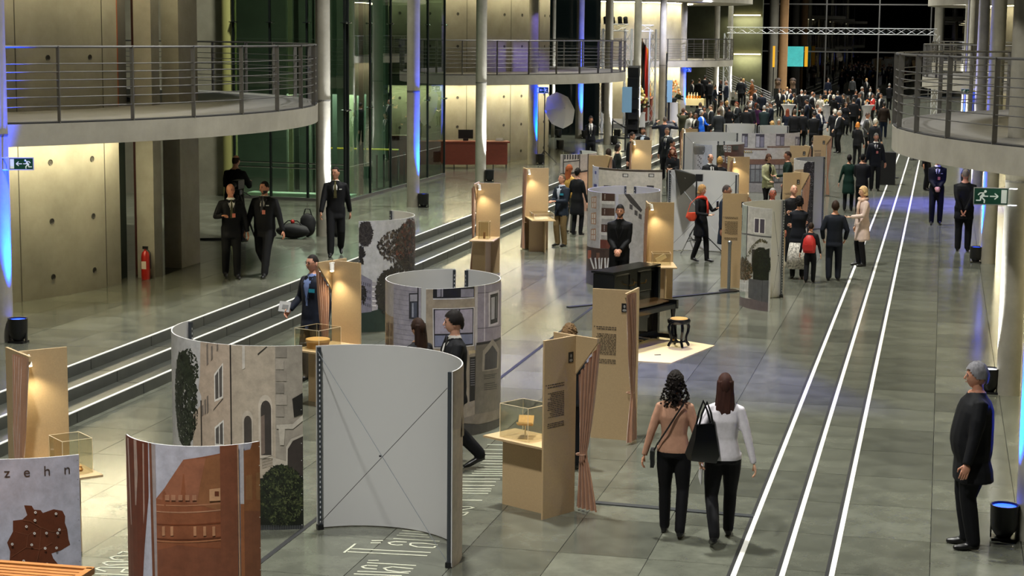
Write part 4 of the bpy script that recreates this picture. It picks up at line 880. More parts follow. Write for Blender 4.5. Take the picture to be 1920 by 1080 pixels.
# camera tripod and bags near the guards
tp=at(448,470,.45); t=thing('video_tripod','black video camera on a tripod behind the guards','tripod',(tp[0],tp[1],.45))
for k in range(3):
    a=k*2*PI/3+.4; MB().tube([(.03*math.cos(a),.03*math.sin(a),1.15),(.42*math.cos(a),.42*math.sin(a),.02)],[.028,.016],6).obj('leg',M_BLACK,t)
MB().box((0,0,1.22),(.12,.14,.10)).obj('head',M_BLACK,t); c=MB(); c.box((0,0,1.38),(.14,.34,.18)); c.tube([(0,-.17,1.38),(0,-.30,1.38)],.05,10); c.obj('camera_body',M_BLACK,t); MB().tube([(0,.1,1.25),(.1,.45,1.1)],.012,6).obj('pan_handle',M_BLACK,t)
M_BAG=mat('black_fabric','101214',.8,0,.2,20)
def lumpy(name,c,r,label,cat,mt=M_BAG,n=14,seed=1,parts=None):
    R=random.Random(seed); m=MB(); m.ball((0,0,r[2]),r,n,9); v=[]
    for p in m.v: q=1+.10*math.sin(p[0]*17+seed)+.08*math.sin(p[1]*23+p[2]*19); v.append((p[0]*q,p[1]*q,max(0,p[2]*(.9+.1*q))))
    m.v=v; t=thing(name,label,cat,c); m.obj('bag_body',mt,t,smooth='all')
    MB().tube([(-r[0]*.6,0,r[2]*1.7),(-r[0]*.3,0,r[2]*2.3),(r[0]*.3,0,r[2]*2.3),(r[0]*.6,0,r[2]*1.7)],.014,6).obj('strap',M_BLACK,t); return t
p=at(549,447,.45); t=lumpy('camera_bag',p,(.36,.2,.17),'black camera bag with a red tag lying on the floor','bag',seed=2); MB().ball((0,0,.37),.05,8,5).obj('red_tag',mat('signal_red','a32018',.35),t)
p=at(577,444,.45); lumpy('backpack',p,(.17,.15,.27),'black backpack standing against the column','backpack',seed=5)
p=at(382,450,.45); t=thing('cable_bundle','loose black cables on the floor behind the concrete fin','cables',(p[0],p[1],.45))
for k in range(4): MB().tube([(-.6+.3*q+.05*k,.1*math.sin(q*2+k)+.08*k,.012) for q in range(5)],.010,5).obj('cable',M_BLACK,t)
# reception
a=at(786,312,.45); b=at(947,312,.45); t=thing('reception_desk','long curved red brown reception desk','desk',(LX,66,0)); 
def polar(p): return math.degrees(math.atan2(p[1]-66,p[0]-LX))
d0=atY(690,330,58.5)
L0=-54; L1=-28
t.location=(0,0,0); da=np.array([-17.15,58.9]); db=np.array([-14.25,60.0]); dd=(db-da)/np.linalg.norm(db-da); nn=np.array([dd[1],-dd[0]])
MB().slab(da,db,.06,.57,1.30).obj('front_panel',M_RED,t); MB().slab(da-dd*.1-nn*.3,db+dd*.1-nn*.3,.75,1.30,1.35).obj('counter_top',M_RED,t)
MB().slab(da-nn*.5,da,.05,.57,1.3).obj('end_panel',M_RED,t); MB().slab(db-nn*.5,db,.05,.57,1.3).obj('end_panel',M_RED,t)
for k in range(8): p=da+(db-da)*k/7-nn*.1; MB().tube([(*p,.45),(*p,.6)],.02,6).obj('leg',M_BLACK,t)
t=thing('side_counter','tall red brown counter behind the clear glass','counter',(-17.35,56.2,.45),.15); MB().box((0,0,.6),(1.5,.5,1.2)).obj('body',M_RED,t); MB().box((0,0,1.22),(1.6,.6,.05)).obj('counter_top',M_RED,t)
p=da+dd*1.75-nn*.4; t=thing('desk_monitor','small black monitor on the reception desk','monitor',(*p,1.35),.3); MB().box((0,0,.22),(.5,.04,.3)).obj('screen_body',M_BLACK,t); MB().box((0,0,.04),(.18,.14,.08)).obj('stand',M_BLACK,t)
for k,(f,lb) in enumerate(((.35,'telephone set on the left end of the reception desk'),(2.9,'stack of leaflets on the reception desk'))):
    p=da+dd*f-nn*.35; t=thing(('desk_telephone','leaflet_stack')[k],lb,('telephone','leaflets')[k],(*p,1.35)); MB().box((0,0,.03),(.24,.2,.05)).obj('base',M_PANEL,t); MB().box((0,.0,.075),(.22,.06,.04)).obj('upper_part',M_PANEL,t)
p=atY(696,214,55.8); t=thing('wall_screen','wall screen with a pale blue page in a black surround','screen',(p[0],55.6,p[2]),.2); MB().box((.15,.05,-.1),(1.05,.05,1.6)).obj('surround',M_BLACK,t); MB().box((0,0,0),(.42,.03,.45)).obj('display',mat('pale_screen','a9d3d8',.4,emit=1.1),t)
p=at(712,357,.45)
for k in range(6):
    q=(p[0]-.15+.10*k,p[1]+.2+.36*k,.45); t=thing('barrier_post','slim black barrier post standing in the cluster by the glass','barrier post',q,0,'spare barrier posts')
    MB().lathe([(.0,.0),(.16,0),(.16,.02),(.03,.04)],14).obj('base',M_BLACK,t,smooth=30); MB().lathe([(.025,.03),(.025,.95),(.035,.95),(.035,1.0),(0,1.01)],10).obj('pole',M_BLACK,t,smooth=30)
# steel barrier post before the text booth
p=at(1366,546); t=thing('barrier_post','brushed steel barrier post with round black base','barrier post',p)
MB().lathe([(0,0),(.19,0),(.19,.025),(.05,.045)],20).obj('base',M_BLACK,t,smooth=30); MB().lathe([(.032,.04),(.032,.93),(.04,.93),(.04,.98),(.02,1.0),(0,1.0)],14).obj('pole',M_GALV,t,smooth=30)
# black belt barriers
def belt(p0,p1,label):
    t=thing('belt_barrier',label,'barrier',p0); d=np.array(p1)-np.array(p0)
    for q in (np.zeros(3),d):
        o=MB().lathe([(0,0),(.18,0),(.18,.025),(.03,.04),(.03,.98),(0,1.0)],14,tuple(q)).obj('post',M_BLACK,t,smooth=30)
    MB().slab((0,0),d[:2],.004,.88,.94).obj('belt',M_BLACK,t)
belt(at(1676,334),at(1712,300),'black belt barrier across the white floor lines')
belt(at(1148,266,.45),at(1172,284,.45),'black belt barrier before the speaker tower')
tag(MB().box((0,0,.55),(.5,.5,1.1)).obj('black_box',M_RUBBER,loc=(*at(1664,346)[:2],0)),'plain black box standing behind the badge guard','box')
# loose cans behind
for px,py,lb in ((1157,258,'on the floor beside the stage'),(1050,280,'by the dark glazing'),): 
    p=at(px,py,.45); t=thing('floor_can','unlit black floor spotlight '+lb,'spotlight',p); MB().lathe([(.1,0),(.15,.1),(.15,.36),(.12,.34)],14).obj('housing',M_BLACK,t,smooth=30); MB().box((0,0,.02),(.3,.2,.04)).obj('foot',M_BLACK,t)
# ------------------------------------------------------------------ photo umbrella and softbox
p=at(1020,306,.45); t=thing('photo_umbrella','white photo umbrella on a black light stand','light stand',p)
MB().tube([(0,0,0),(0,0,2.5)],.022,7).obj('pole',M_BLACK,t)
for k in range(3): a=k*2.1; MB().tube([(0,0,.45),(.45*math.cos(a),.45*math.sin(a),.02)],.015,6).obj('leg',M_BLACK,t)
R_=.66; ap=Vector((.75,-.15,1.95)); axv=Vector((.72,-.62,.30)).normalized(); uu=axv.cross(Vector((0,0,1))).normalized(); vv=uu.cross(axv)
for k in range(8):
    a0,a1=k*PI/4,(k+1)*PI/4; m=MB(); rows=[]
    for j in range(6):
        f=j/5; row=[]
        for i in range(4):
            a=a0+(a1-a0)*i/3; rr=R_*f*(1-.06*math.sin(PI*i/3)*f); row.append(ap+(uu*math.cos(a)+vv*math.sin(a))*rr-axv*(.30*f*f))
        rows.append(row)
    m.add([q for r_ in rows for q in r_],[(j*4+i,j*4+i+1,j*4+i+5,j*4+i+4) for j in range(5) for i in range(3)]); m.obj('canopy_gore',mat('umbrella_white','e6e4ea',.6),t,smooth='all')
MB().tube([ap,ap-axv*.7],.012,6).obj('shaft',M_CHROME,t)
p=at(1303,472); t=thing('softbox_light','black studio softbox on a tripod','softbox',p)
MB().tube([(0,0,.25),(0,0,1.75)],.018,7).obj('pole',M_BLACK,t)
for k in range(3): a=k*2.1+2.2; MB().tube([(0,0,.62),(.62*math.cos(a),.62*math.sin(a),.02)],.013,6).obj('leg',M_BLACK,t); MB().tube([(0,0,.28),(.36*math.cos(a),.36*math.sin(a),.27)],.009,5).obj('strut',M_BLACK,t)
m=MB(); d=Vector((-.95,-.1,-.25)).normalized(); u=d.cross(Vector((0,0,1))).normalized(); v=u.cross(d); c0=Vector((-.02,0,1.72))
q0=[c0+u*a*.07+v*b*.07 for a,b in ((-1,-1),(1,-1),(1,1),(-1,1))]; q1=[c0+d*.42+u*a*.28+v*b*.30 for a,b in ((-1,-1),(1,-1),(1,1),(-1,1))]
m.loft([q0,q1]); m.obj('hood',mat('softbox_nylon','0d0e10',.35),t); MB().box((.06,0,1.72),(.16,.14,.16)).obj('lamp_head',M_BLACK,t)
k=MB(); k.tube([c0+d*.22-u*.17+v*.02,c0+d*.24-u*.185+v*.07],.008,5); k.tube([c0+d*.25-u*.185+v*.0,c0+d*.28-u*.20+v*.05],.008,5); k.obj('white_mark',M_PANEL,t)
# ------------------------------------------------------------------ stage trusses, speakers, flags, flowers
brc={}
def truss(t,p0,p1,w=.29,seg=.5):
    p0=Vector(p0); p1=Vector(p1); d=(p1-p0); L=d.length; d.normalize(); up=Vector((0,0,1)) if abs(d.z)<.9 else Vector((0,1,0)); a=d.cross(up).normalized()*w/2; b=a.normalized().cross(d)*w/2
    cs=[a+b,a-b,-a-b,-a+b]
    for c in cs: MB().tube([p0+c,p1+c],.027,6).obj('chord',M_ALU,t)
    n=max(1,round(L/seg))
    for k in range(n):
        q0=p0+d*L*k/n; q1=p0+d*L*(k+1)/n
        for j in range(4):
            c,e=cs[j],cs[(j+1)%4]
            if k%2: c,e=e,c
            MB().tube([q0+c,q1+e],.012,4).obj('brace',M_ALU,t)
Y0=115.; zt=5.25; xl=atY(1364,57,Y0)[0]; xr=atY(1757,57,Y0)[0]
t=thing('truss_gate','long bright aluminium truss gate spanning the hall','truss',(0,0,0)); truss(t,(xl,Y0,zt),(xr,Y0,zt),.36,.62); truss(t,(xl,Y0,0.02),(xl,Y0,zt-.2),.36,.62); truss(t,(xr,Y0,0.02),(xr,Y0,zt-.2),.36,.62)
P1=at(1122,251,.45)[:2]; P2=at(1175,251,.45)[:2]; P3=at(1221,236,.45)[:2]
for nm,pp in (('beside the security woman',P1),('behind the light blue screen',P2),('beside the flags',P3)):
    t=thing('truss_tower','aluminium truss tower '+nm,'truss',(*pp,.45)); truss(t,(0,0,0.03),(0,0,4.75),.30,.6); MB().box((0,0,.015),(.6,.6,.03)).obj('base_plate',M_STEEL,t)
t=thing('truss_beam','aluminium truss beam joining two towers, with black lamps','truss',(*P1,5.25)); e=P2-P1; truss(t,(.2,0,0),(*(e*.96),0),.30,.6)
for f in(.2,.45,.7,.9):
    q=e*f; MB().tube([(*q,.2),(q[0],q[1]-.15,.45)],.10,8).obj('lamp_head',M_BLACK,t)
t=thing('truss_beam','short aluminium truss beam above the flags','truss',(*P3,5.25)); q=at(1200,236,.45)[:2]-P3; truss(t,(0,0,0),(*q,0),.30,.6)
def linearray(p,z0,z1,w_,label,n=6,tilt=.08):
    t=thing('line_loudspeaker',label,'loudspeaker',(p[0],p[1],.45)); z0-=.3; z1-=.3; MB().tube([(0,.1,.05),(0,.1,z1)],.04,7).obj('pole',M_BLACK,t)
    m=MB(); m.lathe([(0,0),(.65,0),(.6,.05),(.12,.18),(.05,.3)],14); m.obj('base',M_BLACK,t)
    h=(z1-z0)/n
    for k in range(n): MB().box((0,-.12*math.sin(k/n*2.6)-.02,z0+h*(k+.5)),(w_,.42,h-.015),0,0,('X',tilt*(k-n/2))).obj('cabinet',M_BLACK,t)
linearray(at(1136,268,.45),1.55,2.95,.34,'slim black loudspeaker column on a pole')
linearray(at(1187,256,.45),.1,3.4,.48,'tall wide black loudspeaker column beside the screen',7)
linearray(at(1243,232,.45),.6,3.9,.32,'far black loudspeaker column between two columns',6)
def bigscreen(p0,p1,Y,label):
    a=atY(*p0,Y); b=atY(*p1,Y); t=thing('stage_screen',label,'screen',((a[0]+b[0])/2,Y,.45),.15); W_=b[0]-a[0]; H_=a[2]-b[2]; zc=(a[2]+b[2])/2-.45
    MB().box((0,0,zc),(W_,.06,H_)).obj('display',mat('blue_screen','6f93ad',.4,emit=.35),t); MB().box((0,.1,zc/2),(.12,.1,zc)).obj('stand',M_BLACK,t); MB().box((0,.1,.03),(.7,.6,.06)).obj('base',M_BLACK,t)
bigscreen((1167,163),(1184,211),79.,'light blue screen beside the wide loudspeaker column'); bigscreen((1249,150),(1260,192),93.5,'small light blue screen behind the flowers')
st=at(1190,262); t=thing('stage_platform','low grey stage platform','stage',(-16.,90.2,.45)); MB().box((0,0,.1),(3.6,5.4,.2)).obj('deck',mat('stage_carpet','6b6a6b',.9),t); MB().box((1.81,0,.1),(.02,5.4,.19)).obj('front_board',M_DARK,t)
p=atY(1208,213,91.3); t=thing('lectern','red brown wooden lectern on the stage','lectern',(p[0],91.3,.65)); MB().box((0,0,.55),(.75,.5,1.1)).obj('body',M_RED,t); MB().box((0,-.05,1.14),(.85,.55,.05),0,0,('X',.2)).obj('reading_top',M_RED,t)
def flag(p,cols,label,Y):
    q=atY(*p,Y); t=thing('flag_on_pole',label,'flag',(q[0],Y,.65)); MB().tube([(0,0,0),(0,0,4.1)],.025,6).obj('pole',mat('brass','8a6a32',.35,.9),t); MB().lathe([(0,0),(.25,0),(.2,.05),(.03,.1)],12).obj('base',M_BLACK,t)
    n=len(cols)
    for k,c in enumerate(cols):
        m=MB(); P=[]
        for j in range(14):
            z=3.95-j*.21
            for i in range(7):
                s=(k+i/6)/n; P.append((.03+.55*s*(.55+.03*j),.08*math.sin(s*9+j*.3),z-.45*s))
        m.add(P,[(j*7+i,j*7+i+1,j*7+i+8,j*7+i+7) for j in range(13) for i in range(6)]); m.obj('stripe',mat('flag_'+c,c,.7),t,smooth='all')
flag((1202,200),('15151a','b3261c','d98a1e'),'black red and gold flag hanging on a pole',92.0)
flag((1199,200),('16264f','16264f'),'dark blue flag hanging behind the tricolour flag',92.7)
def bouquet(px,py,seed,label,cols):
    p=at(px,py,.45); t=thing('flower_stand',label,'flowers',p); MB().lathe([(0,0),(.26,0),(.24,.9),(.27,1.0),(0,1.0)],16).obj('plinth',M_PANEL,t,smooth=30); MB().lathe([(.12,1.0),(.22,1.2),(.18,1.25)],12).obj('vase',M_DARK,t,smooth=True)
    R=random.Random(seed); lf=MB()
    for i in range(40):
        a=R.random()*2*PI; r_=.15+R.random()*.35; h=1.2+R.random()*.3; lf.add([(0,0,1.2),(r_*math.cos(a),r_*math.sin(a),h),(r_*1.1*math.cos(a+.3),r_*1.1*math.sin(a+.3),h-.1)],[(0,1,2)])
    lf.obj('foliage',mat('leaf_green','2c3a20',.7),t,kind='stuff')
    for i in range(34):
        f=i/34; a=R.random()*2*PI; r_=(.42*(1-f)+.08)*R.random()**.5; MB().ball((r_*math.cos(a),r_*math.sin(a),1.25+f*.95),.055+.03*R.random(),7,5).obj('blossom',mat('blossom_'+c_,c_,.6) if (c_:=R.choice(cols)) else None,t,smooth='all')
bouquet(1199,252,1,'cream flower arrangement on a white plinth',('d9cf9a','e7dfc0','b7a45a'))
bouquet(1262,228,2,'orange gold flower arrangement on a white plinth',('d9a24a','e7cf9a','c97a3a'))
# ------------------------------------------------------------------ catering
def hightable(px,py,label,food=('d9a040','c9d26a','d9d9d0')):
    p=at(px,py,1.1); t=thing('cocktail_table',label,'table',(p[0],p[1],0)); MB().lathe([(.36,0),(.30,.2),(.20,.5),(.22,.75),(.33,1.0),(.42,1.08),(.42,1.1),(0,1.1)],20).obj('stretch_cover',mat('white_cloth','c9c9d4',.7),t,smooth=40); MB().lathe([(.42,1.1),(.42,1.115),(0,1.115)],20).obj('table_top',M_PANEL,t)
    R=random.Random(px)
    for i in range(5):
        a=R.random()*2*PI; q=(p[0]+.25*math.cos(a),p[1]+.25*math.sin(a),1.116); c=food[i%3]
        tag(MB().lathe([(.03,0),(.004,.02),(.004,.09),(.04,.13),(.045,.2),(.04,.22),(0,.15)],8).obj('drinking_glass',mat('drink_'+c,c,.2),loc=q,smooth=True),'filled drinking glass on the '+label,'glass','glasses on the '+label)
    o=MB().lathe([(.04,0),(.05,.12),(.03,.14)],8).obj('vase',M_PANEL,loc=(p[0],p[1],1.116)); tag(o,'small posy on the '+label,'vase'); 
    for i in range(6): MB().ball((.06*math.cos(i),.06*math.sin(i),.2+.03*(i%3)),.04,6,4).obj('blossom',mat('posy_'+food[i%2],food[i%2],.6),o)
hightable(1478,196,'white covered cocktail table near the pillars'); hightable(1550,196,'white covered cocktail table in the middle of the crowd'); hightable(1626,197,'white covered cocktail table near the railing',('d9a040','c03a30','d9d9d0'))
a=at(1287,184,1.40); a[2]=.45; t=thing('drinks_table','cloth covered drinks table beside the blue lit column','table',(a[0]+.45,a[1],.45)); MB().box((0,0,.92),(1.2,.8,.04)).obj('table_top',mat('cream_cloth','d8cfae',.8),t)
for s in(-1,1):
    MB().box((s*.6,0,.72),(.015,.8,.40)).obj('cloth_drop',mat('cream_cloth','d8cfae',.8),t)
    for y in(-.35,.35): MB().box((s*.55,y,.45),(.05,.05,.9)).obj('leg',M_STEEL,t)
MB().box((0,-.405,.74),(1.2,.015,.36)).obj('cloth_drop',mat('cream_cloth','d8cfae',.8),t)
for i in range(14):
    q=(a[0]-.05+.14*(i%7),a[1]-.28+.2*(i//7),1.39); tag(MB().lathe([(.035,0),(.035,.16),(.03,.16),(0,.15)],8).obj('juice_glass',mat('orange_juice','e08c1a',.25),loc=q),'glass of orange juice on the drinks table','glass','orange juice glasses')
for i in range(4):
    q=(a[0]+.1+.16*i,a[1]+.25,1.39); tag(MB().lathe([(.045,0),(.045,.2),(.02,.27),(.02,.33),(0,.33)],8).obj('bottle',mat('bottle_pale','c8c8b8',.2),loc=q,smooth=30),'pale bottle on the drinks table','bottle','bottles on the drinks table')
# two large sculpted heads
for px,py,lb in ((1458,190,'beside the thick grey pillar'),(1486,190,'beside the teal screen')):
    p=atY(px,170,132.); t=thing('sculpted_head','tall brown sculpted head '+lb,'sculpture',(p[0],132,0)); z=atY(px,166,132.)[2]; MB().box((0,0,z/2),(.5,.5,z)).obj('plinth',M_DARK,t); zt_=atY(px,147,132.)[2]; h=zt_-z; m=MB(); m.ball((0,0,z+h*.62),(h*.30,h*.36,h*.40),14,10); m.ball((0,-h*.36,z+h*.56),(h*.05,h*.10,h*.12),6,5); m.tube([(0,0,z-.02),(0,0,z+h*.4)],[.2,.17],10); m.obj('face',mat('terracotta_head','7d6350',.7,0,.2,8),t,smooth=True)
    m=MB(); m.ball((0,h*.05,z+h*.78),(h*.33,h*.38,h*.28),12,8); m.obj('hair_cap',mat('dark_bronze','3a2c24',.7),t,smooth=True); e=MB()
    for s in(-1,1): e.ball((s*h*.12,-h*.33,z+h*.64),(h*.06,h*.04,h*.03),6,4)
    e.obj('eyes',mat('dark_bronze','3a2c24',.7),t)
# ------------------------------------------------------------------ people
SKINS=('c58f73','b87f63','d0a184','a8735a')
def cloth(c,rough=.8): return mat('cloth_'+c,c,rough,0,.12,14,spec=.2)
def ik(a,b,l1,l2,hint):
    a=Vector(a); b=Vector(b); d=b-a; L=min(d.length,(l1+l2)*.999); d=d.normalized(); b=a+d*L
    x=(l1*l1-l2*l2+L*L)/(2*L); h=math.sqrt(max(l1*l1-x*x,1e-6)); hv=Vector(hint); hv=(hv-d*hv.dot(d))
    if hv.length<1e-4: hv=Vector((0,1,0))-d*d.y
    return a+d*x+hv.normalized()*h,b
def ell(c,rx,ry,n=16,p=2.4):
    out=[]
    for i in range(n):
        a=2*PI*i/n; ca,sa=math.cos(a),math.sin(a); out.append((c[0]+rx*math.copysign(abs(ca)**(2/p),ca),c[1]+ry*math.copysign(abs(sa)**(2/p),sa),c[2]))
    return out
TMP=None
def remesh(mb,vox,it=3):
    me=mb.mesh('tmp',[]); o=bpy.data.objects.new('tmp',me); COL.objects.link(o)
    r=o.modifiers.new('r','REMESH'); r.mode='VOXEL'; r.voxel_size=vox; r.adaptivity=0
    s=o.modifiers.new('s','SMOOTH'); s.iterations=it; s.factor=.5
    dg=bpy.context.evaluated_depsgraph_get(); dg.update(); out=bpy.data.meshes.new_from_object(o.evaluated_get(dg)); bpy.data.objects.remove(o); bpy.data.meshes.remove(me); return out
# slots: 0 skin 1 top 2 legs 3 shoes 4 shirt 5 dark 6 lips
ARMS=dict(down=((.30,-.02,.84),(-.30,-.02,.84)),clasp=((.05,-.23,.96),(-.05,-.23,.96)),behind=((.05,.20,.90),(-.05,.20,.90)),hold=((.12,-.34,1.10),(-.28,-.03,.85)),holdr=((.28,-.03,.85),(-.12,-.34,1.10)),
  phone=((.07,-.30,1.12),(-.07,-.30,1.12)),camera=((.10,-.22,1.56),(-.10,-.22,1.56)),gest=((.29,-.05,.85),(-.10,-.36,1.22)),drink=((.10,-.30,1.18),(-.22,-.12,.93)),swing=((.27,-.20,.88),(-.27,.14,.87)),swing2=((.27,.16,.87),(-.27,-.20,.88)),fold=((-.10,-.22,1.16),(.10,-.22,1.12)),bag=((.30,-.02,.86),(-.26,-.10,.90)))
def body(h=1.75,sex='m',pose='stand',arms='down',top='suit',hem=None,belly=0.,wide=1.,vneck=True,lean=0.,headturn=0.,headtilt=0.,hair='short',legs='pants',vox=.014,fine=True,vlow=1.06,beard=False,smile=False,sleeve=True):
    """returns (body mesh with slots, hair mesh, info) facing -Y, feet on z=0"""
    S=h/1.75; f=sex=='f'; mb=MB(); seg=[]
    LN=lambda z: -max(0,z-.95)*math.tan(lean)
    W=math.sqrt(wide)*(.85 if f else .97)
    hipx=.088
    an={'stand':((.10,.01,.085),(-.10,-.02,.085)),'walk':((.085,-.30,.09),(-.085,.30,.17)),'walk2':((.085,.27,.16),(-.085,-.27,.09)),'wide':((.17,0,.085),(-.17,-.03,.085)),'step':((.09,-.12,.085),(-.09,.14,.11))}[pose]
    drop=.03 if pose.startswith('walk') else 0
    P=lambda x,y,z:(x,y+LN(z),z-drop)
    feet=[]
    for sx,a in zip((1,-1),an):
        hp=Vector(P(sx*hipx,0,.93)); kn,ak=ik(hp,a,.43,.425,(0.12*sx,-1,0))
        lr=[.098*wide,.070,.052] if not f else [.098,.064,.045]
        if legs=='pants': lr=[.100*wide,.080,.066] if not f else [.10,.068,.056]
        if legs=='slim': lr=[.096,.062,.045]
        mb.tube([hp+Vector((0,0,.03)),hp.lerp(kn,.45),kn,kn.lerp(ak,.4),ak,ak+Vector((0,.0,-.02))],[lr[0]*S,lr[0]*.93,lr[1],(lr[1]+lr[2])/2*1.06,lr[2],lr[2]],10)
        seg+=[(hp,lr[0],kn,lr[1],2),(kn,lr[1],ak,lr[2],2 if legs!='bare' else 0)]
        fd=Vector((.10*sx,-1,0)).normalized(); lift=max(0,a[2]-.09)*1.3; heel=ak+Vector((0,.055,-.055+lift*.1)); toe=ak+fd*.19+Vector((0,0,-.058-lift))
        heel.z=max(heel.z,.032); toe.z=max(toe.z,.026)
        mb.tube([heel,heel.lerp(toe,.35)+Vector((0,0,.012)),heel.lerp(toe,.72),toe],[.034,.043,.040,.022],8,flat=.85); mb.tube([ak,heel.lerp(toe,.25)],[lr[2]*.95,.042],8)
        seg.append((heel+Vector((0,0,-.02)),.05,toe,.05,3)); feet.append((heel,toe))
    # torso
    if f: T=[(.86,.155,.115),(.93,.172,.122),(1.02,.155,.108),(1.10,.135,.098),(1.20,.145,.108),(1.29,.152,.122),(1.38,.145,.100),(1.44,.105,.078),(1.485,.065,.062)]
    else: T=[(.86,.155,.115),(.93,.165,.12),(1.02,.160,.116),(1.10,.160,.114),(1.22,.172,.122),(1.33,.182,.124),(1.40,.165,.106),(1.45,.110,.082),(1.495,.07,.066)]
    T=[(z,rx*wide,ry*(1+.35*(wide-1))+belly*math.exp(-((z-1.06)/.20)**2)) for z,rx,ry in T]
    if hem is None: hem={'suit':.76,'coat':.52,'sweater':.92,'dress':.55,'long':.30,'blouse':.90,'jacket':.80}[top]
    if hem<.86:
        q=(.87-hem); fl=.018+.05*q*(1.6 if top in('dress','long') else .9); T=[(hem,T[0][1]+fl,T[0][2]+fl*.8),((hem+.87)/2,T[0][1]+fl*.75,T[0][2]+fl*.6)]+T
    if top in('suit','coat','jacket'): T=[(z,rx+.010,ry+.010) if z<1.42 else (z,rx,ry) for z,rx,ry in T]
    yo=lambda z:-belly*.6*math.exp(-((z-1.04)/.24)**2)
    mb.loft([ell(P(0,yo(z),z),rx,ry) for z,rx,ry in T])
    zz=np.array([t[0] for t in T])
    # arms
    hands=[]; A=ARMS[arms] if isinstance(arms,str) else arms
    for sx,wt in zip((1,-1),A):
        sh=Vector(P(sx*.180*W,.005,1.395)); wt=Vector(P(*wt)); hint=Vector((sx*.5,.7,-.45))
        if wt.z>1.35: hint=Vector((sx*1.,.1,-.6))
        el,wr=ik(sh,wt,.292,.262,hint); k=.9 if f else 1.
        r0,r1,r2=.064*k*math.sqrt(wide),.050*k,.036*k
        if top in('suit','coat','jacket'): r0,r1,r2=r0+.006,r1+.008,r2+.010
        mb.tube([Vector(P(sx*.08,0,1.42)),sh,sh.lerp(el,.5),el,el.lerp(wr,.5),wr],[.050,r0*.93,r0*.92,r1,(r1+r2)/2,r2],10)
        seg+=[(sh,r0,el,r1,1),(el,r1,wr,r2,1 if sleeve else 0)]; hands.append((el,wr,sx))
    nk=Vector(P(0,.01,1.47)); hd=Vector(P(0,-.018,1.625)); mb.tube([nk-Vector((0,0,.05)),nk+Vector((0,0,.02)),hd+Vector((0,.015,-.05))],[.060*k,.054*k,.052*k],10); seg.append((nk+Vector((0,0,.015)),.056,hd,.056,0))
    for v in range(len(mb.v)): mb.v[v]=tuple(q*S for q in mb.v[v])
    me=remesh(mb,vox)
    n=len(me.polygons); C=np.empty(n*3); me.polygons.foreach_get('center',C); C=C.reshape(-1,3)/S; N=np.empty(n*3); me.polygons.foreach_get('normal',N); N=N.reshape(-1,3)
    best=np.full(n,9.); reg=np.zeros(n,int)
    for a,ra,b,rb,g in seg:
        a=np.array(a); b=np.array(b); d=b-a; t=np.clip(((C-a)@d)/(d@d),0,1); D=np.linalg.norm(C-(a+t[:,None]*d),axis=1)/(ra+(rb-ra)*t); m=D<best; best[m]=D[m]; reg[m]=g
    ly=np.array([LN(z) for z in C[:,2]]); ry=np.interp(C[:,2]+drop,zz,[t[2] for t in T]); rx=np.interp(C[:,2]+drop,zz,[t[1] for t in T]); yof=np.array([yo(z) for z in C[:,2]])
    D=np.sqrt((C[:,0]/rx)**2+((C[:,1]-ly-yof)/ry)**2); m=(D<best*1.02)&(C[:,2]+drop>zz[0]-.02)&(C[:,2]+drop<1.50); tz=C[:,2]+drop
    reg[m]=1
    if hem>=.86: reg[m&(tz<hem)]=2
    ncore=np.hypot(C[:,0],C[:,1]-ly)<.085; nm=m&(tz>1.47)&ncore; reg[nm]=0 if (top not in('suit','coat') or not vneck) else 4
    reg[(reg==2)&(tz>hem)]=1
    if vneck and top in('suit','jacket','coat'):
        fr=m&(N[:,1]<-.15)&(tz>vlow)&(np.abs(C[:,0])<.012+.060*np.clip((tz-vlow)/(1.42-vlow),0,1)); reg[fr]=4
    reg[m&(tz>1.44)&~ncore]=1
    V=np.empty(len(me.vertices)*3); me.vertices.foreach_get('co',V); B=MB(); B.v=[tuple(p) for p in V.reshape(-1,3)]; B.f=[list(p.vertices) for p in me.polygons]; B.m=[int(q) for q in reg]; B.c=[None]*n; bpy.data.meshes.remove(me)
    # hands
    for el,wr,sx in hands:
        d=(wr-el).normalized(); side=d.cross(Vector((0,-1,0)) if abs(d.y)<.8 else Vector((0,0,1))).normalized(); nn=side.cross(d).normalized()
        side*= (1 if side.x*sx<0 else -1)      # thumb side towards the body middle / front
        fwdside=nn if nn.y<0 else -nn
        kk=.88 if f else 1.
        pc=wr+d*.045*kk; across=fwdside if abs(d.z)>.6 else side; palm=d.cross(across).normalized()
        if palm.x*sx>0: palm=-palm
        if fine:
            R=Matrix((across,palm,d)).transposed(); B.ball([q*S for q in pc],(.042*kk*S,.017*kk*S,.055*kk*S),10,7,0,R)
            for i,(o_,ln) in enumerate(((.030,.070),(.010,.080),(-.010,.074),(-.029,.058))):
                b0=wr+d*.085*kk+across*o_*kk; b1=b0+d*ln*.45*kk+palm*.008; b2=b1+(d*.72+palm*.7).normalized()*ln*.38*kk; b3=b2+(d*.3+palm*.95).normalized()*ln*.28*kk
                B.tube([q*S for q in (b0-d*.02,b0,b1,b2,b3)],[.0095*S*kk,.0095*S*kk,.009*S*kk,.0082*S*kk,.006*S*kk],6,0)
            t0=wr+d*.03*kk+across*.034*kk; t1=t0+(d*.7+across*.6+palm*.3).normalized()*.04*kk; t2=t1+(d*.95+palm*.4).normalized()*.034*kk; B.tube([q*S for q in (t0-across*.012,t0,t1,t2)],[.011*S,.0115*S,.010*S,.007*S],6,0)
        else: B.tube([q*S for q in (wr-d*.01,wr+d*.05,wr+d*.11+palm*.02,wr+d*.15+palm*.05)],[.028*S,.038*S,.034*S,.016*S],7,0,flat=.6)
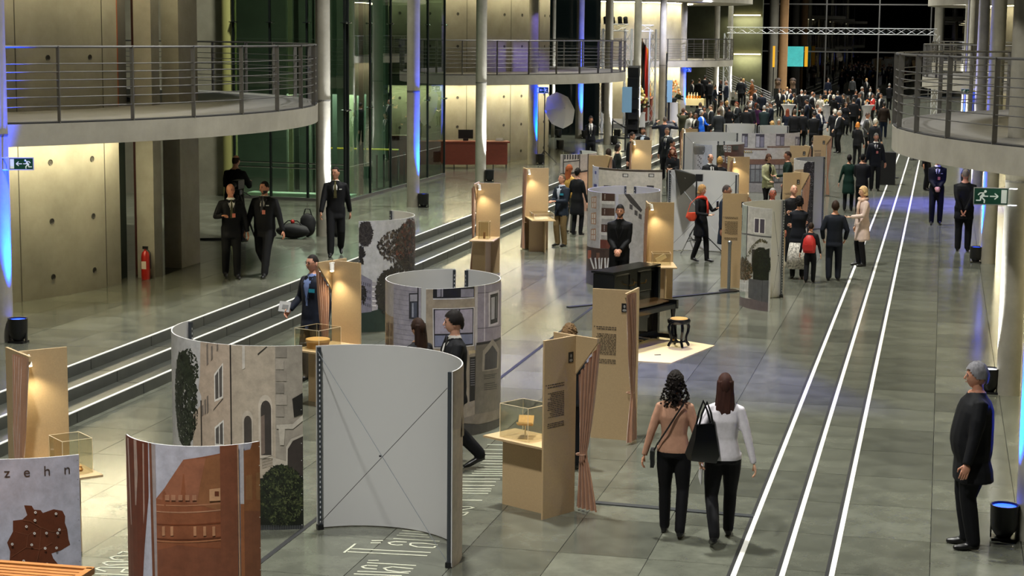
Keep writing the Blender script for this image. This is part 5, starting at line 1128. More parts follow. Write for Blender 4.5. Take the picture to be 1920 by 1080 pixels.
    # head
    HS=(.96 if f else 1.)*S; Rh=Matrix.Rotation(math.radians(headturn),3,'Z')@Matrix.Rotation(math.radians(-headtilt),3,'X'); H0=hd*S+Vector((0,0,.012*S))
    def hp_(p): q=Rh@Vector(p); return H0+q*HS
    nu,nv=(24,16) if fine else (14,10); rings=[]
    def hshape(u,v):                     # u longitude (0 = front), v latitude -1..1
        ph=v*PI/2; z=math.sin(ph); c=math.cos(ph); x=c*math.sin(u); y=-c*math.cos(u)
        X=.074*x; Y=.095*y+.006; Z=.118*z
        if z<0: X*=1-.30*(-z)**1.3; Y=(Y-.0)*(1-.20*(-z)**1.5)-.018*(-z)*max(0,math.cos(u))**2+.01*(-z)
        fr=max(0,math.cos(u)); Y+=-.004*fr*math.exp(-((Z-.03)/.012)**2)+.006*math.exp(-((Z-.008)/.013)**2)*math.exp(-((abs(X)-.032)/.014)**2)*(1 if y<0 else 0)
        Y+=-.005*math.exp(-((Z+.062)/.013)**2)*math.exp(-(X/.024)**2)*(1 if y<0 else 0)-.006*math.exp(-((Z+.098)/.015)**2)*math.exp(-(X/.02)**2)*(1 if y<0 else 0)
        return X,Y,Z
    for j in range(nv+1):
        v=-.985+1.97*j/nv; rings.append([hp_(hshape(2*PI*i/nu,v)) for i in range(nu)])
    if not fine or True: B.loft(rings,0)
    if beard:                            # short beard shell on the lower face
        rr=[]; 
        for j in range(6):
            v=-.97+.72*j/5; rr.append([hp_(tuple(1.075*q for q in hshape(-1.6+3.2*i/10,v))) for i in range(11)])
        vs=[p for r_ in rr for p in r_]; o=len(B.v); B.add(vs,[(j*11+i,j*11+i+1,(j+1)*11+i+1,(j+1)*11+i) for j in range(5) for i in range(10) if not(j>=3 and 3<=i<=6)],5)
    B.loft([[hp_((.005*math.cos(a)*q,-.086-.022*g+.004*math.sin(a)*q,zq)) for a in np.linspace(0,2*PI,7)[:-1]] for zq,g,q in ((.020,-.1,1.),(-.005,.45,1.7),(-.024,.85,2.6),(-.034,.35,2.2))],0)
    for s in(-1,1):
        B.ball(hp_((s*.074,.012,-.010)),(.010*HS,.020*HS,.032*HS),7,6,0)
        if fine: B.ball(hp_((s*.030,-.0815,.010)),(.013*HS,.007*HS,.0065*HS),8,5,5); B.ball(hp_((s*.031,-.088,.030)),(.019*HS,.005*HS,.0035*HS),7,4,5)
    if fine: B.ball(hp_((0,-.088,-.056)),(.023*HS,.006*HS,(.0075 if smile else .0055)*HS),8,5,6)
    # hair
    Hm=MB(); rng=random.Random(len(hair)+int(h*1000))
    def shell(th,front,sidez,backz,wob=.0):
        nu2,nv2=(32,18) if fine else (16,10); G=[]
        for j in range(nv2+1):
            v=-.75+1.74*j/nv2; row=[]
            for i in range(nu2):
                u=2*PI*i/nu2; X,Y,Z=hshape(u,v); k_=1+(th+wob*rng.random())/.1; row.append((X*k_,Y*k_+.002,Z*k_,u))
            G.append(row)
        vs=[hp_(p[:3]) for r_ in G for p in r_]; fs=[]
        for j in range(nv2):
            for i in range(nu2):
                q=[G[j][i],G[j][(i+1)%nu2],G[j+1][(i+1)%nu2],G[j+1][i]]; zc=sum(p[2] for p in q)/4; u=q[0][3]; a=abs(wrap(u))
                line=front if a<.75 else (front+(sidez-front)*(a-.75)/.5 if a<1.25 else (sidez if a<1.9 else sidez+(backz-sidez)*min(1,(a-1.9)/.5)))
                if zc>line: fs.append((j*nu2+i,j*nu2+(i+1)%nu2,(j+1)*nu2+(i+1)%nu2,(j+1)*nu2+i))
        fs.append(tuple((nv2)*nu2+i for i in range(nu2))); Hm.add(vs,fs)
    def drape(z0,z1,wx,wy,yc,wave=.01,sd=1.0,seed=0):
        rr=[]; K=18
        for k_ in range(K+1):
            t=k_/K; z=z0+(z1-z0)*t; g=(.85+.30*t)*(1-.45*max(0,t-.80)/.2); row=[]
            for i in range(36):
                a=2*PI*i/36; q=1+wave*5*math.sin(a*9+t*4+seed)+wave*3*math.sin(a*15-t*6); row.append(hp_((wx*g*math.cos(a)*q,yc+.02*t+wy*g*math.sin(a)*q,z)))
            rr.append(row)
        Hm.loft(rr)
    if hair=='short': shell(.007,.068,.000,-.050,.004)
    elif hair=='crop': shell(.003,.075,.005,-.040)
    elif hair=='balding': shell(.004,.20,.000,-.05) ; Hm.f=[q for q in Hm.f if len(q)==4 and sum(Hm.v[i][2] for i in q)/4<(H0.z+.075*HS)]
    elif hair=='full': shell(.016,.062,-.01,-.070,.008)
    elif hair=='bob': shell(.016,.060,-.02,-.09,.006); drape(.03,-.10,.088,.070,.035,.01)
    elif hair=='long': shell(.012,.062,-.03,-.10,.004); drape(.06,-.36,.095,.056,.050,.012)
    elif hair=='curly':
        shell(.022,.060,-.03,-.09,.012)
        for i in range(620 if fine else 30):
            a=rng.uniform(-2.3,2.3)+PI; v=rng.uniform(-.9,1); X,Y,Z=hshape(a,v); lo_=rng.random() if abs(wrap(a-PI))<1.9 and v<.3 else 0; z=Z*1.12-lo_*.20; X*=1+.75*lo_; Y=Y+.02*lo_
            Hm.ball(hp_((X*1.26,Y*1.22+.012,z)),rng.uniform(.009,.017)*HS*(1 if fine else 1.6),6,4)
    elif hair=='curlshort':
        shell(.018,.058,-.02,-.07,.012)
        for i in range(90 if fine else 20):
            a=rng.uniform(-2.4,2.4)+PI; v=rng.uniform(-.45,1); X,Y,Z=hshape(a,v); Hm.ball(hp_((X*1.2,Y*1.2,Z*1.16)),rng.uniform(.012,.02)*HS*(1 if fine else 1.6),6,4)
    elif hair=='bun': shell(.010,.062,-.01,-.08,.003); Hm.ball(hp_((0,.115,.03)),(.04*HS,.035*HS,.04*HS),10,7)
    hm=Hm.mesh('hair',[mat('hair_default','221a15',.6)],'all') if Hm.f else None
    return B,hm,dict(S=S,HS=HS,hp=hp_,hands=hands,LN=LN,top=T,P=P)
def finish(B,mats,name='person'): return B.mesh(name,mats,'all')
def pmats(skin,top,legs,shoes='0d0d0f',shirt='d8d6d2',dark='1a1310',lips='9a5a4c',toprough=.75):
    return [mat('skin_'+skin,skin,.5,0,.06,20),cloth(top,toprough),cloth(legs),mat('shoe_'+shoes,shoes,.35),cloth(shirt),mat('feature_'+dark,dark,.5),mat('lips_'+lips,lips,.5)]
def person(px,py,face,label,h=1.76,z0=0.,skin='c58f73',top='15161a',legs='121316',shoes='0d0d0f',shirt='d8d6d2',hair='short',hc='241b16',extras=(),group=None,style='suit',at_=None,**k):
    p=at(px,py,h+z0) if at_ is None else np.array(at_)
    if z0==0 and p[0]<-11.2: z0=.45; p=at(px,py,h+z0) if at_ is None else p
    d=np.linalg.norm(p[:2]); k.setdefault('vox',.012 if d<25 else (.016 if d<45 else .024)); k.setdefault('fine',d<60)
    if 'badge' in extras or 'nametag' in extras: k['vlow']=1.27
    B,hm,I=body(h=h,top=style,hair=hair,**k); o=link('person',finish(B,pmats(skin,top,legs,shoes,shirt,hc if hc!='none' else '1a1310')),None,None,(p[0],p[1],z0),math.radians(face))
    tag(o,label,'person',group)
    if hm: hm.materials[0]=mat('hair_'+hc,hc,.72,0,.35,40,stretch=(1,1,.15),spec=.2); link('hair',hm,o)
    S=I['S']; hp=I['hp']; Tz=np.array([t[0] for t in I['top']]); Ry=[t[2] for t in I['top']]
    def chest(x,z,out=.004): return Vector((x*S,(I['LN'](z)-np.interp(z,Tz,Ry)*(1-.28*(x/.17)**2)-out)*S,z*S))
    for e in extras:
        if e.startswith('tie'):
            m=MB(); c=e[3:] or '1a1a20'; zs=np.linspace(1.455,1.13,8); rr=[]
            for i,z in enumerate(zs): w_=.011+.022*i/7; a=chest(-w_,z,.009); b=chest(w_,z,.009); rr+= [a,b]
            m.add(rr,[(2*i,2*i+1,2*i+3,2*i+2) for i in range(7)]); m.ball(chest(0,1.452,.010),(.018*S,.012*S,.016*S),8,5); m.obj('tie',cloth(c),o)
        elif e=='badge':
            m=MB(); q=chest(.035,1.18,.016); m.box(q,(.06*S,.004,.075*S)); m.obj('badge_card',mat('badge_red','c2705e',.5),o); l=MB(); l.tube([chest(.07,1.44,.012),chest(.05,1.30,.014),chest(.035,1.22,.016)],.004,4); l.tube([chest(-.06,1.44,.012),chest(-.01,1.30,.014),chest(.035,1.22,.016)],.004,4); l.obj('lanyard',M_BLACK,o)
        elif e=='nametag': MB().box(chest(.10,1.30,.014),(.055*S,.004,.018*S),.35).obj('name_tag',M_PANEL,o)
        elif e=='bluetag': MB().box(chest(.11,1.28,.014),(.09*S,.004,.05*S),.35).obj('name_tag',mat('teal_card','1f7f97',.5),o)
        elif e=='glasses':
            m=MB()
            for s in(-1,1): m.tube([hp((s*.031+.021*math.cos(a),-.098,.010+.016*math.sin(a))) for a in np.linspace(0,2*PI,11)[:-1]],.0022*S,4,closed=True); m.tube([hp((s*.052,-.096,.014)),hp((s*.076,0,.012))],.0022*S,4)
            m.tube([hp((-.010,-.100,.013)),hp((.010,-.100,.013))],.0022*S,4); m.obj('glasses',M_BLACK,o)
        elif e=='headset': MB().tube([hp((.088*math.cos(a),.01,.02+.115*math.sin(a))) for a in np.linspace(0,PI,10)],.006*S,5).obj('headset',M_BLACK,o)
        elif e.startswith('scarf'):
            m=MB(); m.tube([Vector((.085*math.cos(a)*S,(.09*math.sin(a)-.005)*S,(1.465+.02*math.sin(a*2))*S)) for a in np.linspace(0,2*PI,15)[:-1]],.038*S,8,closed=True); m.tube([chest(.05,1.45,.03),chest(.06,1.25,.03),chest(.07,1.05,.03)],[.03*S,.04*S,.045*S],6,flat=.5); m.obj('scarf',cloth(e[5:]),o,smooth='all')
        elif e=='collar':
            for s in(-1,1): m=MB(); m.add([chest(s*.012,1.465,.010),chest(s*.075,1.46,.006),chest(s*.072,1.31,.014),chest(s*.012,1.13,.012)],[(0,1,2,3)]); m.obj('lapel',cloth(top),o)
    I['o']=o; I['p']=p; return I
def world(I,v):
    o=I['o']; return Matrix.Rotation(o.rotation_euler[2],3,'Z')@Vector(v)+o.location
def hand_at(I,i): return world(I,I['hands'][i][1]*I['S'])
BK='121317'
# --- two visitors walking away
W1=person(1271,709,184,'woman with dark curly hair in a tan sweater walking away',1.66,at_=(*at(1260,1004)[:2],0),skin='c1886a',top='a8806a',legs='0d0d10',hair='curly',hc='17110e',style='sweater',sex='f',pose='step',arms=((.31,.03,.86),(-.29,-.04,.84)),lean=.02)
o=W1['o']; S=W1['S']
MB().tube([Vector(p)*S for p in ((-.10,.10,1.45),(-.02,.135,1.32),(.08,.135,1.15),(.17,.10,1.0),(.20,.06,.93))],.009,5).obj('bag_strap',M_BLACK,o)
p=world(W1,(.22*S,.02,.84*S)); t=thing('shoulder_pouch','small flat black pouch hanging at the hip of the curly woman','bag',p,o.rotation_euler[2]); MB().box((0,0,0),(.035,.17,.17)).obj('pouch_body',M_BLACK,t); MB().box((.02,0,.04),(.006,.17,.09)).obj('flap',M_BLACK,t)
p=hand_at(W1,1); tag(MB().box((0,0,-.14),(.012,.15,.20),.3,0,('X',.35)).obj('folded_leaflet',M_PANEL,loc=p+Vector((.0,.0,-.02))),'white leaflet held by the curly haired woman','leaflet')
W2=person(1378,711,190,'woman with long auburn hair in a white blouse walking away',1.73,at_=(*at(1352,1018)[:2],0),skin='d0a184',top='cfcbd2',legs='0c0c0f',hair='long',hc='38201a',style='blouse',sex='f',pose='walk2',arms=((.24,.10,.92),(-.30,.06,.86)))
o=W2['o']; p=world(W2,(.20,.17,.90)); t=thing('tote_bag','black leather tote bag on the shoulder of the auburn haired woman','bag',p,o.rotation_euler[2]+.5)
m=MB(); m.loft([[(-.12,-.04,-.06),(.16,-.04,-.01),(.16,.04,-.01),(-.12,.04,-.06)],[(-.14,-.06,.02),(.18,-.06,.05),(.18,.06,.05),(-.14,.06,.02)],[(-.11,-.045,.20),(.13,-.045,.20),(.13,.045,.20),(-.11,.045,.20)],[(-.10,-.015,.34),(.10,-.015,.34),(.10,.015,.34),(-.10,.015,.34)]]); m.obj('bag_body',mat('black_leather','0c0d10',.3),t,smooth=50)
for y in(-.025,.025): MB().tube([(-.08,y,.33),(-.05,y*1.2,.45),(0.,y*1.4,.56),(.05,y*1.2,.45),(.08,y,.33)],.011,6).obj('handle',mat('black_leather','0c0d10',.3),t,smooth=True)
# --- large man at the right
person(1822,686,-82,'grey haired heavy man in a dark suit beside the blue floor lamp',1.84,at_=(*at(1819,1026)[:2],0),skin='b9836a',top='0f1014',legs='0e0f13',hair='full',hc='77767a',style='suit',hem=.66,belly=.055,wide=1.45,vneck=False,arms=((.31,-.12,.83),(-.31,-.06,.84)))
# --- pair behind the white wall
person(845,582,-62,'young dark haired man in a black suit striding behind the white wall',1.85,at_=(*at(851,876)[:2],0),skin='cf9d86',top='131418',legs='0e0f12',hair='full',hc='120d0c',pose='walk2',arms='swing',headturn=-8,extras=('collar',))
person(785,598,-120,'woman with long dark brown hair behind the white wall',1.68,skin='c58f73',top='17181c',hair='long',hc='2a1a12',sex='f',style='jacket',vneck=False)
# --- man with glasses and booklet
I=person(587,478,-28,'man with glasses in a navy blazer holding a white booklet',1.83,skin='c28c74',top='161b28',legs='4b4337',shirt='6d7fae',hair='crop',hc='1b1512',arms=((.28,-.02,.86),(-.30,-.16,.98)),extras=('glasses','bluetag','collar'))
p=hand_at(I,1); t=thing('booklet','white booklet with grey picture held by the man with glasses','booklet',p+Vector((-.06,-.05,.02)),math.radians(-20)); MB().box((0,0,.03),(.20,.012,.15),0,0,('X',-.3)).obj('cover',M_PANEL,t); MB().box((.02,-.008,.03),(.11,.006,.06),0,0,('X',-.3)).obj('cover_picture',mat('grey_picture','8b8b8b',.6),t)
person(1067,610,170,'person with light brown curls hidden behind the book booth',1.68,skin='c58f73',top='2b2c30',hair='curlshort',hc='6a5236',sex='f',style='jacket',vneck=False)
# --- uniformed guards on the platform
person(432,345,30,'bald guard with red badge gesturing with one hand',1.74,z0=.45,skin='bd8064',top=BK,hair='none',hc='none',arms=((.30,-.05,.86),(-.20,-.36,1.20)),pose='step',extras=('tie4a4a34','badge','collar'),headturn=25)
person(496,337,2,'bearded guard with red badge walking with arms at sides',1.80,z0=.45,skin='b87f63',top=BK,hair='crop',hc='15110f',beard=True,wide=1.15,belly=.03,pose='walk',arms=((.36,-.06,.86),(-.36,-.02,.86)),extras=('tie3a3a40','badge','nametag','collar'),headturn=-30)
person(629,310,16,'young guard in a dark suit walking past the column',1.84,z0=.45,skin='c58f73',top=BK,hair='crop',hc='1d1612',pose='walk2',arms='swing2',extras=('tie5a5638','nametag','collar'),headturn=-22)
person(438,292,170,'cameraman in a black hooded jacket bending over his camera',1.86,z0=.45,skin='c58f73',top='0e1012',hair='balding',hc='3a2a20',style='jacket',wide=1.2,lean=.12,vneck=False,arms=((.16,-.32,1.2),(-.16,-.32,1.2)),pose='wide')
# --- around the document booth
person(1054,327,-30,'man with red glasses in a blue blazer reading at the document table',1.70,skin='c28c74',top='1c2430',legs='6b5a3c',shirt='a9b2c2',hair='short',hc='5a4a38',arms='phone',headtilt=22,extras=('glasses','bluetag','collar'))
person(1067,309,150,'woman with long ginger hair in a mustard sweater',1.72,skin='d0a184',top='b08c48',legs='6a6a62',hair='long',hc='8a4a28',sex='f',style='sweater')
person(1083,315,160,'woman with tied dark hair in a black dress beside the ginger woman',1.68,skin='c58f73',top='0f1013',hair='bun',hc='14100e',sex='f',style='dress')
person(1163,384,3,'bearded man in an all black suit with folded hands behind the piano',1.82,skin='c08a70',top='0d0e11',legs='0c0c0f',shirt='0a0b0d',hair='short',hc='14100e',beard=True,arms='clasp',extras=('collar',))
# --- around the softbox
I=person(1316,347,62,'blond woman with red scarf holding up a phone beside the softbox',1.70,skin='d0a184',top='101115',legs='0d0d10',hair='bob',hc='9a7648',sex='f',style='dress',hem=.60,arms=((.12,-.36,1.24),(-.14,-.30,1.10)),extras=('scarfc23a2c',),pose='step')
p=hand_at(I,0); tag(MB().box((0,0,.08),(.075,.01,.15),1.1).obj('mobile_phone',M_BLACK,loc=p),'black phone held by the woman with red scarf','phone')
p=world(I,(-.19,.10,1.02)); t=thing('orange_handbag','orange red handbag on the back of the blond woman','handbag',p,.5); m=MB(); m.loft([ell((0,0,-.11),.07,.04,10),ell((0,0,-.02),.16,.06,10),ell((0,0,.08),.13,.045,10)]); m.obj('bag_body',mat('orange_leather','c8452a',.4),t,smooth=50); MB().tube([(-.12,0,.07),(-.05,0,.28),(.08,0,.40),(.12,0,.07)],.008,5).obj('strap',mat('orange_leather','c8452a',.4),t)
person(1362,347,75,'man with glasses in a dark blue jacket behind the text booth',1.80,skin='9a6a52',top='1a2230',hair='crop',hc='3a3230',extras=('glasses',),arms='hold',style='coat',vneck=False)
person(1449,353,10,'grey haired man with flushed face behind the garden print',1.74,skin='b5604a',top='15161a',hair='short',hc='8a8682',extras=('glasses',),headtilt=15)
person(1489,347,20,'bald man in a black zipped jacket looking down',1.74,skin='c9957c',top='101114',hair='none',hc='none',style='jacket',vneck=False,headtilt=20,arms='fold')
m_=mat('skirt_spots','b9b5ac',.8,noise=.9,nscale=28)
I=person(1499,369,188,'woman with black curls in a navy jacket and speckled skirt',1.70,skin='c58f73',top='11141c',hair='curlshort',hc='0f0c0b',sex='f',style='jacket',hem=.78,vneck=False,arms='fold')
MB().loft([ell((0,0,z),rx,ry,20) for z,rx,ry in ((.22,.235,.20),(.5,.21,.17),(.80,.165,.125))]).obj('skirt',m_,I['o'],smooth='all')
I=person(1521,418,175,'child in dark clothes with a red backpack',1.22,skin='c58f73',top='14151a',legs='14161c',hair='short',hc='2a1d15',style='sweater')
p=world(I,(0,.14,.80)); t=thing('child_backpack','bright red backpack worn by the child','backpack',p,I['o'].rotation_euler[2]); m=MB(); m.loft([ell((0,.02,-.17),.12,.07,12),ell((0,.03,-.05),.14,.09,12),ell((0,.02,.10),.12,.08,12),ell((0,0,.18),.06,.04,12)]); m.obj('bag_body',mat('red_nylon','b0231f',.5),t,smooth=50); MB().box((0,.10,-.06),(.16,.04,.12)).obj('front_pocket',mat('red_nylon','b0231f',.5),t)
person(1567,378,186,'boy in a navy suit standing on the white line',1.63,skin='c58f73',top='141923',legs='141923',hair='full',hc='2c1d13',vneck=False,arms=((.24,-.12,.92),(-.24,-.12,.92)))
person(1620,350,-62,'blond woman in a long pale pink coat facing the boy',1.74,skin='d0a184',top='c9b3a8',legs='0d0d10',shoes='0d0d0f',hair='bob',hc='c9a878',sex='f',style='coat',hem=.58,vneck=False,wide=1.1,arms='hold',extras=('scarfb79a86',))
# --- under the right balcony
person(1759,291,4,'guard with badge and clasped hands under the curved balcony',1.86,skin='c58f73',top='0f1116',hair='short',hc='2a1d15',arms='clasp',extras=('tie16161c','badge','nametag','collar'))
person(1741,283,70,'person in a dark suit half hidden behind the clasped guard',1.80,at_=(*at(1735,357)[:2],0),skin='c58f73',top='0f1116',hair='short',hc='1a1412')
person(1811,318,176,'man with headset and hands behind his back seen from behind',1.92,skin='b97f68',top='0d0e13',legs='0d0e12',hair='crop',hc='6d6460',style='coat',hem=.70,vneck=False,wide=1.12,arms='behind',extras=('headset',))
person(1643,250,8,'bearded guard with badge standing before the black box',1.86,skin='b88066',top='11141b',hair='short',hc='55504a',beard=True,extras=('tie16161c','badge','nametag','collar'))
person(1593,290,178,'woman in a dark green dress seen from behind',1.62,skin='c58f73',top='0d2a22',legs='14161a',hair='bun',hc='1a1412',sex='f',style='dress',hem=.55)
person(1618,288,172,'person in a black jacket with bowed head seen from behind',1.72,skin='c58f73',top='15161b',legs='0d0d10',hair='crop',hc='101012',style='jacket',vneck=False,headtilt=25,arms='phone')
I=person(1441,289,40,'woman in a pale olive blazer talking with her hands',1.70,skin='c99a80',top='9a9a78',legs='0e0e11',shirt='15151a',hair='bob',hc='4a3024',sex='f',style='suit',hem=.80,arms=((.14,-.30,1.08),(-.12,-.28,1.0)),extras=('collar',))
person(1478,284,-70,'man in a dark green sweater facing the olive blazer',1.80,skin='b57a60',top='12261f',legs='14161c',hair='short',hc='2a1a14',style='sweater',arms='hold')
person(1332,289,35,'balding man in suit and tie before the water tower print',1.74,skin='c08a70',top='15171b',hair='balding',hc='4a4038',extras=('tie16161c','collar'))
person(1350,295,190,'woman with short blond curls beside the balding man',1.62,skin='d0a184',top='121317',hair='curlshort',hc='b08a4e',sex='f',style='jacket',vneck=False)
# --- towards the stage
person(1108,218,12,'security woman in dark uniform by the truss tower',1.72,skin='c58f73',top='101218',legs='0d0e12',hair='bob',hc='1a120f',sex='f',extras=('tie2a2a30',),arms='behind')
person(1158,271,80,'woman with dark wavy hair smiling beside the golden curtain',1.66,skin='c99a80',top='131a18',hair='bob',hc='17110e',sex='f',style='jacket',vneck=False)
person(1141,280,170,'person with brown curls behind the golden curtain booth',1.62,skin='c58f73',top='15161a',hair='curlshort',hc='2a1d15',sex='f',style='jacket',vneck=False)
person(1185,248,70,'man in a black coat beside the lit booth',1.82,skin='c08a70',top='0d0e11',hair='short',hc='241b16',style='coat',vneck=False)
person(1206,239,-5,'man with pale waistcoat and beard behind the lit booth',1.80,skin='b88066',top='15161a',shirt='b9c6d6',hair='short',hc='2a2220',beard=True)
I=person(1247,219,182,'photographer in a navy jacket raising a camera with both arms',1.84,skin='c08a70',top='151a26',legs='10131a',hair='crop',hc='4a4440',style='jacket',vneck=False,arms=((.34,-.22,1.52),(-.34,-.22,1.52)),wide=1.15)
person(1281,203,165,'person in an olive jacket beside the photographer',1.82,skin='c08a70',top='3a3a2a',hair='short',hc='4a3226',style='jacket',vneck=False,arms='camera')
person(1251,240,-20,'smiling man with glasses in a grey suit',1.78,skin='c08a70',top='22262b',hair='short',hc='5a4a3c',extras=('glasses','tie2a2f3a','collar'),smile=True)
person(1260,262,70,'dark haired man between the grey suit and the red curls',1.72,skin='a8735a',top='121317',hair='short',hc='0f0c0b')
I=person(1262,277,-8,'woman with red curls in black looking at her phone',1.66,skin='c99a80',top='0f1013',legs='0d0d10',hair='curly',hc='6a3220',sex='f',style='jacket',vneck=False,arms='phone',headtilt=22)
p=hand_at(I,0); tag(MB().box((-.07,-.06,.06),(.07,.012,.14),0,0,('X',.6)).obj('mobile_phone',M_BLACK,loc=p),'dark phone held by the woman with red curls','phone')
# ------------------------------------------------------------------ reception crowd: a few figures, copied one by one
VAR={}
PLACED=[(np.array(o.location[:2]),.75) for o in COL.objects if o.get('category') in('table',)]+[(np.array(o.location[:2]),.55) for o in COL.objects if o.get('category')=='person' and o.location.y>50]+[(np.array(o.location[:2]),.66) for o in COL.objects if o.get('category')=='column' and o.location.y>60]
for key,kw in dict(ms=dict(top='suit',hair='short',arms='drink'),mh=dict(top='suit',hair='short',arms='down',pose='step'),mc=dict(top='suit',hair='short',arms='clasp',wide=1.1,belly=.04),mb=dict(top='suit',hair='balding',arms='hold',belly=.05,wide=1.08),mj=dict(top='jacket',hair='full',arms='down',vneck=False,wide=1.05),
    fl=dict(sex='f',top='jacket',hair='long',arms='drink',vneck=False),fb=dict(sex='f',top='jacket',hair='bob',arms='hold'),fc=dict(sex='f',top='coat',hair='curlshort',arms='clasp',vneck=False),fd=dict(sex='f',top='dress',hair='bun',arms='drink')).items():
    B,hm,I=body(h=1.75,vox=.026,fine=False,**kw); VAR[key]=(B.mesh('person',pmats('c58f73',BK,'0e0f12'),'all'),hm)
CN={'121317':'black','1b1d22':'charcoal','151b2a':'navy','2a2d31':'dark grey','4a4b4d':'grey','6b6252':'tan grey','1c5fd0':'bright blue','3a1a3c':'purple','1c2a2c':'dark teal','7a4a2c':'rust brown','b3302c':'red','2b211a':'brown','8a8a84':'pale patterned','27406a':'blue','c9c4bc':'white'}
HN={'1a1310':'dark','3b2a1e':'brown','8d8a86':'grey','c7c2b8':'white','b8935a':'blond','6a3220':'auburn','c87a2a':'orange'}
def crowd(x,y,key,face,topc,hc,h=1.75,legs='0e0f12',where='in the reception crowd'):
    px,py=1280+x/4.8,100+y/4.8; p=at(px,py,h); z0=0.
    if p[0]<-11.2: z0=.45; p=at(px,py,h+.45)
    p=np.array(p[:2])
    for _ in range(14):
        dm=[(np.linalg.norm(p-q),q,r_) for q,r_ in PLACED if np.linalg.norm(p-q)<r_]
        if not dm: break
        dd_,q,r_=min(dm,key=lambda t:t[0]-t[2]); u=(p-q)/max(dd_,1e-3); p=p+u*(r_-dd_+.01)
    PLACED.append((p,.74))
    me,hm=VAR[key]; o=link('person',me,None,None,(p[0],p[1],z0),math.radians(face)); s=h/1.75; o.scale=(s,s,s)
    for sl,c in ((1,cloth(topc)),(2,cloth(legs)),(0,mat('skin_'+random.choice(SKINS),'c58f73',.5))): o.material_slots[sl].link='OBJECT'; o.material_slots[sl].material=c
    who='woman' if key[0]=='f' else 'man'; a=face%360; seen='facing the steps' if 200<a<340 else ('facing the right columns' if 20<a<160 else ('turned away' if 160<=a<=200 else 'facing forward'))
    hair={'l':'long ','b':'bobbed ' if key[0]=='f' else 'thinning ','c':'curly ' if key[0]=='f' else 'short ','d':'tied '}.get(key[1],'')
    tag(o,'%s with %s%s hair in %s, %s, %s'%(who,hair,HN[hc],CN[topc],seen,where),'person','reception crowd')
    if hm: k=link('hair',hm,o); k.material_slots[0].link='OBJECT'; k.material_slots[0].material=mat('hair_'+hc,hc,.55)
B_,C_n,N_,G_,D_='121317','1b1d22','151b2a','4a4b4d','2a2d31'; hd_,hb,hg,hw,hl,ha='1a1310','3b2a1e','8d8a86','c7c2b8','b8935a','6a3220'
bt='by the drinks table'; ss='before the far stairs'; tb='beside a cocktail table'; gl='near the glazed end'
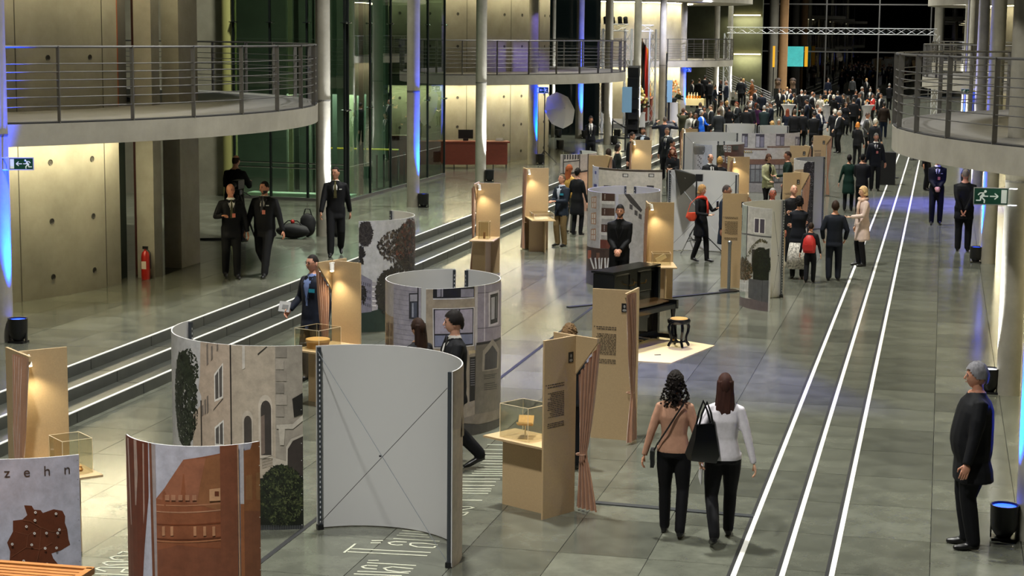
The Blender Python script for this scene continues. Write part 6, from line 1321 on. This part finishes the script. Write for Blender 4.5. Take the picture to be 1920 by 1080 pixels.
for a in ((85,240,'fb',70,B_,hd_,1.7,bt),(150,226,'mh',190,B_,hb,1.85,bt),(200,198,'mh',170,B_,hd_,1.84,bt),(240,236,'mc',200,B_,hd_,1.78,bt),(312,212,'ms',10,D_,hg,1.78,bt),(345,238,'fl',-40,B_,hb,1.7,bt),(386,248,'mb',-90,N_,hg,1.76,bt),(290,282,'fl',80,N_,hd_,1.7,bt),
 (525,220,'mh',185,C_n,hb,1.8,ss),(548,228,'fb',20,D_,hl,1.72,ss),(626,238,'fc',-60,'7a4a2c',hg,1.74,ss),(652,318,'ms',80,C_n,hb,1.78,ss),(712,345,'mj',185,N_,hd_,1.78,ss),(618,384,'mb',0,D_,hg,1.76,ss),
 (60,528,'fb',40,'8a8a84',hb,1.68,''),(105,538,'fb',-40,B_,hb,1.66,''),(170,514,'fb',60,'1c5fd0',hg,1.7,''),(197,478,'fc',-10,C_n,hd_,1.7,''),(160,443,'mh',190,C_n,hb,1.78,''),(255,464,'mh',-70,C_n,hb,1.8,''),(348,424,'ms',70,'6b6252',hb,1.84,''),(398,430,'fc',180,D_,hl,1.72,''),(440,436,'ms',-60,D_,ha,1.78,''),(488,442,'fl',10,B_,ha,1.68,''),(540,428,'mj',30,B_,hb,1.82,''),(608,452,'mh',170,C_n,hg,1.78,''),(640,458,'fb',185,'3a1a3c',hd_,1.74,''),(662,446,'fl',60,B_,ha,1.7,''),(702,438,'fc',190,B_,hb,1.74,''),(735,470,'mc',182,'1c2a2c',hg,1.76,''),(762,446,'mh',200,D_,hg,1.74,''),(797,440,'ms',-80,N_,hd_,1.8,''),(575,470,'mj',175,B_,hd_,1.76,''),(300,500,'mh',190,D_,hb,1.78,''),(420,470,'fd',185,B_,hd_,1.66,''),
 (870,322,'fb',30,B_,hb,1.7,tb),(912,330,'ms',60,C_n,hd_,1.74,tb),(940,304,'fb',10,B_,hl,1.7,tb),(966,322,'mb',-30,N_,hg,1.78,tb),(1005,358,'fb',-60,B_,hb,1.66,tb),(1070,328,'mh',20,C_n,hg,1.76,tb),(1102,333,'mc',190,C_n,hb,1.8,tb),(1150,345,'mb',-50,'27406a',hg,1.74,tb),(1120,414,'ms',-85,N_,hd_,1.8,tb),(1235,355,'ms',50,C_n,hd_,1.76,tb),(1290,330,'fd',-20,B_,hd_,1.7,tb),(1326,330,'mh',-40,B_,hd_,1.74,tb),(1360,374,'fb',185,B_,hw,1.68,tb),(1395,340,'mh',185,N_,hd_,1.78,tb),(1450,365,'fd',-80,B_,hd_,1.68,tb),(1486,390,'fl',190,B_,hb,1.68,tb),(1213,455,'fb',20,B_,hb,1.66,tb),(1262,372,'fb',15,'c9c4bc',hd_,1.68,tb),
 (945,500,'fl',180,N_,ha,1.7,''),(1010,506,'mj',190,B_,hb,1.76,''),(1072,506,'mj',170,B_,hd_,1.74,''),(1185,524,'mc',186,B_,hd_,1.78,''),(1230,490,'mb',50,N_,hg,1.78,''),(1352,506,'fc',182,B_,hw,1.72,''),(1416,514,'mc',-70,C_n,hg,1.82,''),(1365,498,'mh',20,C_n,hb,1.72,''),(805,612,'fc',180,B_,hl,1.62,'behind the white walls'),(866,594,'fb',10,C_n,hg,1.62,'behind the white walls'),
 (1310,226,'mj',30,N_,hb,1.76,gl),(1530,214,'mj',150,G_,hd_,1.8,gl),(1655,226,'fb',40,B_,hl,1.74,gl),(1862,272,'mc',160,B_,hg,1.78,gl),(1590,358,'ms',60,N_,hb,1.82,tb),(1614,302,'mh',60,G_,hg,1.8,tb),(1690,312,'fb',-20,D_,hg,1.68,tb),(1716,368,'fb',-60,'b3302c',hb,1.64,tb),(1752,362,'mh',-40,C_n,hb,1.76,tb),(1765,315,'ms',-80,B_,hd_,1.74,tb),(1560,330,'mj',30,B_,hd_,1.76,tb),
 (1664,534,'ms',70,G_,hb,1.8,'near the curved railing'),(1735,590,'mj',150,C_n,hw,1.74,'near the curved railing'),(1576,622,'fb',165,B_,'c87a2a',1.66,'near the curved railing'),(1180,756,'fb',30,B_,hd_,1.66,'beside the copper curtain'),(1540,400,'mj',185,B_,hd_,1.8,tb),(1470,440,'fd',30,C_n,hb,1.66,'')):
    crowd(*a[:6],a[6],where=a[7] or 'in the reception crowd')
crowd(1816,440,'mj',184,'2b211a','1a1310',1.76,'1a2436','walking off alone beside the railing')
